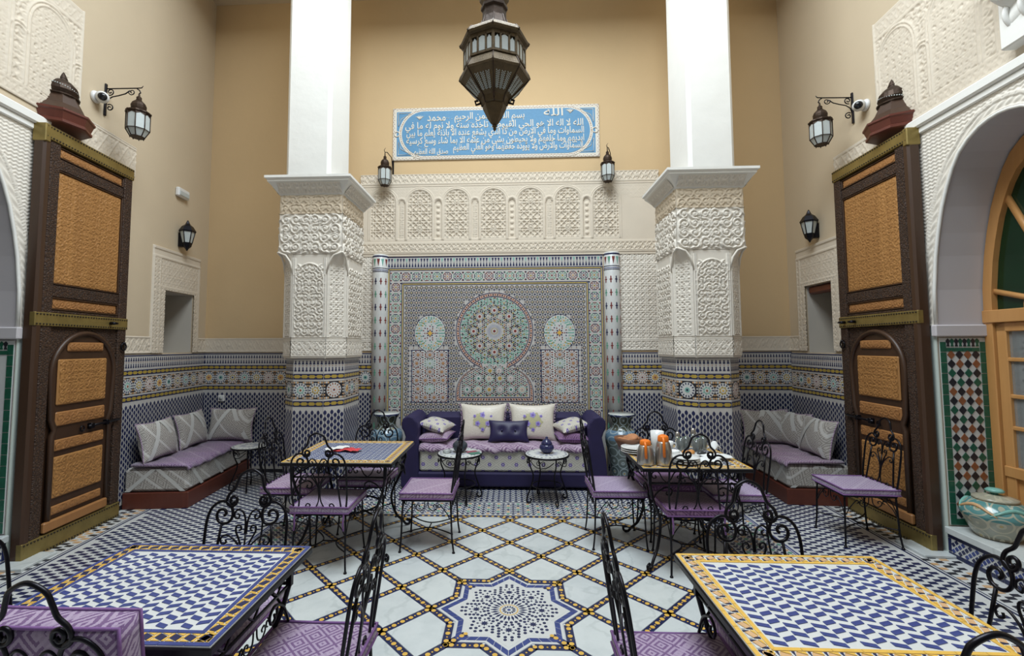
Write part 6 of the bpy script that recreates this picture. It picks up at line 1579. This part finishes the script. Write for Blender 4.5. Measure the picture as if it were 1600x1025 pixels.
MB().lathe([(.02, .315), (.018, .325), (.048, .332), (.055, .342), (.04, .355), (.004, .36)], 24).build('lid_knob', [M['tea']], jr)
for k in range(5):
    mb = MB(); a0 = k*2*PI/5; r_ = lambda z: .2-.001*0 if z < .18 else .2-(z-.18)*.55
    pts = []
    for t in np.linspace(0, 1, 18):
        a = a0+t*2*PI/5*1.15; z = .185+.055*math.sin(t*PI); rr_ = np.interp(z, [.18, .215, .255, .275], [.2, .185, .15, .12]); pts.append((rr_*math.cos(a), rr_*math.sin(a), z+.002))
    mb.tube(pts, [.004+.010*math.sin(PI*t) for t in np.linspace(0, 1, 18)], 6); mb.build('swirl_band', [M['tea'] if k % 2 else M['org']], jr)
# pots and small things on the round tables
ip = empty('incense_jar', (-.575, 5.05, .505), 0, 'dark glass ball jar with pointed lid on the round table', 'jar')
MB().lathe([(.03, 0), (.04, .004), (.07, .03), (.083, .062), (.078, .09), (.055, .115), (.03, .13)], 24).build('glass_body', [pm('smoky_glass', (.05, .06, .075), .1, var=.5, scale=60)], ip)
MB().lathe([(.034, .128), (.03, .14), (.012, .16), (.004, .185)], 16).build('pointed_lid', [M['bluepot']], ip)
bp = empty('lidded_pot', (.365, 5.03, .505), 0, 'small dark blue lidded pot on the round table', 'pot')
MB().lathe([(.035, 0), (.042, .006), (.075, .04), (.08, .06), (.07, .085), (.052, .10)], 24).build('pot_body', [M['bluepot']], bp)
MB().lathe([(.06, .098), (.06, .105), (.045, .13), (.02, .15), (.012, .155), (.016, .165), (.004, .178)], 20).build('pot_lid', [M['bluepot']], bp)
bk_ = empty('booklet', (-.43, 5.02, .505), .5, 'green and red printed booklet lying on the round table', 'booklet')
MB().bbox(-.06, .06, -.085, .0, 0, .006, .001).build('green_cover', [pm('green_paper', (.05, .18, .13), .5)], bk_, fix=True); MB().bbox(-.06, .06, .0, .075, 0, .006, .001).build('red_cover', [pm('red_paper', (.30, .06, .10), .5)], bk_, fix=True)
at = empty('ashtray', (-.71, 5.0, .505), 0, 'small clear glass ashtray on the round table', 'ashtray')
MB().lathe([(.035, 0), (.045, .005), (.05, .025), (.042, .026), (.035, .01), (.004, .009)], 16).build('glass_dish', [M['glass']], at)
M['redpaper'] = pm('red_leaflet_paper', (.58, .05, .06), .5, var=.15, scale=20)
lf = empty('red_leaflet', (-1.47, 3.93, .762), .25, 'crumpled red and white leaflet lying on the mosaic table', 'leaflet')
for k, (x, y, rz, m) in enumerate(((0, 0, 0, 'redpaper'), (.07, -.02, -.6, 'redpaper'), (-.04, .03, .5, 'plastic'))):
    n = 8; vs = [(-.10+.2*i/n, -.05+.1*j/n, .004+.002*k+.010*abs(math.sin(i*.9+j*.5+k))) for i in range(n+1) for j in range(n+1)]
    MB().add(vs, [(i*(n+1)+j, (i+1)*(n+1)+j, (i+1)*(n+1)+j+1, i*(n+1)+j+1) for i in range(n) for j in range(n)], 0, False).build('paper_fold', [M[m]], lf, (x, y, .004*k), (0, 0, rz))
# ------------------------------------------------------------------ breakfast things
TZ = .7635
M['steel'] = pm('brushed_steel', (.46, .44, .42), .28, .9, var=.12, scale=30); M['orange'] = pm('orange_plastic', (.80, .19, .012), .35, var=.05)
M['china'] = pm('white_china', (.78, .79, .78), .18, var=.03); M['wicker'] = wood('woven_brown_wood', (.10, .04, .02), (.22, .10, .05), 0, .6, (1, 1, 6)); M['bread'] = pm('bread_crust', (.45, .20, .09), .8, var=.3, scale=25, bump=.006)
M['linen'] = pm('white_linen', (.72, .74, .74), .8, var=.06, scale=14, bump=.004, bscale=40); M['mintg'] = pm('mint_leaf', (.06, .20, .07), .6, var=.4, scale=50); M['pastry'] = pm('glazed_pastry', (.55, .25, .07), .5, var=.3, scale=25); M['olive'] = pm('dark_olive', (.04, .045, .05), .3)
M['cglass'] = glassmat('tumbler_glass', (.88, .94, .92), .9, .03)
for x, y, H_, lb in ((1.0, 3.555, .185, 'shorter steel vacuum flask with orange lid and handle'), (1.132, 3.55, .222, 'taller steel vacuum flask with orange lid and handle')):
    f = empty('vacuum_flask', (x, y, TZ), 0, lb, 'flask', 'steel flasks on the breakfast table'); R = .064
    MB().lathe([(R*.94, 0), (R, .006), (R, H_*.25), (R*.93, H_*.5), (R*.74, H_*.72), (R*.62, H_*.78)], 28).build('steel_body', [M['steel']], f)
    MB().lathe([(R*.63, H_*.77), (R*.64, H_*.8), (R*.60, H_*.93), (R*.52, H_*.96), (R*.3, H_*.99)], 24).build('lid', [M['orange']], f)
    MB().tube(sspl([(-.012, -R*.45, H_*.92), (-.018, -R*.95, H_*.9), (-.020, -R*1.25, H_*.75), (-.020, -R*1.28, H_*.5), (-.016, -R*1.12, H_*.32)], 6), .0105, 8).build('handle', [M['orange']], f)
    MB().lathe([(.012, H_*.97), (.012, H_*1.0), (.004, H_*1.01)], 10).build('lid_button', [M['orange']], f)
def plate_stack(x, y, r, n, lb, grp='plates on the breakfast table', z0=TZ):
    for k in range(n):
        o = MB().lathe([(r*.55, 0), (r*.6, .003), (r, .014), (r*.995, .018), (r*.6, .008), (.004, .007)], 32).build('plate', [M['china']], None, (x, y, z0+k*.0165)); tag(o, lb % (('bottom', 'second', 'third', 'top')[k] if k < n-1 else 'top'), 'plate', grp)
plate_stack(1.02, 3.93, .115, 3, '%s white plate of the stack beside the bread basket')
plate_stack(1.31, 3.60, .105, 3, '%s white plate of the stack beside the taller flask')
def cup(x, y, r, h_, lb, hd=True, name='coffee_cup', cat='cup', z=TZ):
    c = empty(name, (x, y, z), 0, lb, cat); MB().lathe([(r*.6, 0), (r*.65, .004), (r*.95, h_*.5), (r, h_), (r*.93, h_), (r*.85, h_*.5), (r*.5, .01), (.003, .01)], 24).build('bowl', [M['china']], c)
    if hd: MB().tube(sspl([(r*.95, 0, h_*.8), (r*1.4, 0, h_*.75), (r*1.4, 0, h_*.35), (r*.85, 0, h_*.25)], 5), .006, 6).build('handle', [M['china']], c)
    return c
cup(1.045, 3.80, .045, .085, 'white cup standing between the plates and the shorter flask', False, z=TZ)
cj = cup(1.22, 3.98, .055, .17, 'tall white china jug behind the taller flask', True, 'china_jug', 'jug')
cup(1.32, 4.03, .05, .075, 'white cup with handle beside the china jug'); cup(1.30, 3.80, .04, .05, 'small white bowl in the middle of the breakfast table', False, 'small_bowl', 'bowl')
bb = empty('bread_basket', (1.015, 4.13, TZ), 0, 'brown basket of flat bread at the vase end of the breakfast table', 'basket')
MB().lathe([(.07, 0), (.085, .01), (.115, .06), (.122, .085), (.114, .085), (.08, .02), (.004, .018)], 28).build('basket_bowl', [M['wicker']], bb)
for k, (dx, dy, dz, r_) in enumerate(((-.02, 0, .055, .085), (.03, .02, .075, .075), (.02, -.03, .09, .06))):
    o = MB().lathe([(.004, -.018), (r_*.8, -.012), (r_, 0), (r_*.8, .014), (.004, .02)], 20).build('flat_bread', [M['bread']], None, (1.015+dx, 4.13+dy, TZ+dz), (.25*(k-1), .3*(1-k), 0)); tag(o, '%s round flat bread in the brown basket' % ('lowest', 'middle', 'topmost')[k], 'bread', 'flat breads in the basket')
gl = [(1.43, 4.02), (1.50, 4.09), (1.585, 4.03), (1.65, 4.10), (1.54, 3.97)]
for k, (x, y) in enumerate(gl):
    g = empty('tea_glass', (x, y, TZ), 0, ('mint tea glass nearest the china cup', 'mint tea glass behind the pastry plate', 'mint tea glass in the middle of the glass cluster', 'mint tea glass nearest the column edge', 'mint tea glass closest to the dark spoon')[k], 'glass', 'tea glasses on the breakfast table')
    MB().lathe([(.024, 0), (.026, .003), (.033, .10), (.0315, .10), (.0245, .008), (.003, .008)], 20).build('tumbler', [M['cglass']], g); mb = MB()
    for q in range(7):
        a = q*2.4; z = .02+.012*q; c = (.013*math.cos(a), .013*math.sin(a), z); mb.add([(c[0]-.012, c[1], z), (c[0], c[1]-.007, z+.008), (c[0]+.013, c[1], z+.012), (c[0], c[1]+.007, z+.008)], [(0, 1, 2, 3)])
    tag(mb.build('mint_leaves', [M['mintg']], g), kind='stuff')
for k, (x, y, lb) in enumerate(((1.46, 4.18, 'salt shaker with metal cap behind the tea glasses, shorter one'), (1.60, 4.19, 'pepper shaker with metal cap behind the tea glasses, taller one'))):
    g = empty('shaker', (x, y, TZ), 0, lb, 'shaker'); H_ = .13+.03*k; MB().lathe([(.022, 0), (.025, .004), (.02, H_*.7)], 16).build('glass_body', [M['cglass']], g); MB().lathe([(.021, H_*.69), (.022, H_*.74), (.018, H_*.95), (.004, H_)], 16).build('metal_cap', [M['steel']], g)
pp_ = MB().lathe([(.05, 0), (.06, .004), (.095, .014), (.06, .009), (.003, .008)], 28).build('plate', [M['china']], None, (1.43, 3.86, TZ)); tag(pp_, 'white plate holding the glazed pastries', 'plate', 'plates on the breakfast table')
for k, (dx, dy) in enumerate(((-.025, 0), (.03, .015), (.005, -.03))):
    o = MB().lathe([(.004, 0), (.026, .004), (.03, .014), (.018, .026), (.004, .03)], 14).build('pastry', [M['pastry']], None, (1.43+dx, 3.86+dy, TZ+.010)); tag(o, ('glazed pastry nearest the jug on its plate', 'glazed pastry nearest the tea glasses on its plate', 'glazed pastry at the front of its plate')[k], 'pastry', 'pastries on the plate')
mb = MB(); mb.tube([(1.50, 3.84, TZ+.014), (1.53, 3.85, TZ+.016), (1.60, 3.86, TZ+.010)], [.012, .016, .005], 8); tag(mb.build('dark_spoon', [M['olive']]), 'dark spoon lying by the napkins on the breakfast table', 'spoon')
def napkin(x, y, w_, d_, h_, rz, lb, sd):
    rg = random.Random(sd); n = 9; vs = [(-w_/2+w_*i/n, -d_/2+d_*j/n, h_*(.35+.65*math.sin(PI*(.1+.8*j/n)))*(1-.5*abs(2*i/n-1))+rg.uniform(-.004, .004)+.006) for i in range(n+1) for j in range(n+1)]
    o = MB().add(vs, [(i*(n+1)+j, (i+1)*(n+1)+j, (i+1)*(n+1)+j+1, i*(n+1)+j+1) for i in range(n) for j in range(n)], 0, True).build('napkin', [M['linen']], None, (x, y, TZ), (0, 0, rz)); md = o.modifiers.new('thick', 'SOLIDIFY'); md.thickness = .004
    tag(o, lb, 'napkin', 'napkins on the breakfast table')
napkin(1.60, 3.74, .22, .16, .035, .3, 'flat folded white napkin nearest the bench side of the breakfast table', 1)
napkin(1.47, 3.60, .20, .12, .04, -.2, 'crumpled white napkin beside the front plate stack', 2)
napkin(1.67, 3.93, .09, .08, .10, .5, 'white napkin standing folded behind the flat napkin', 3)
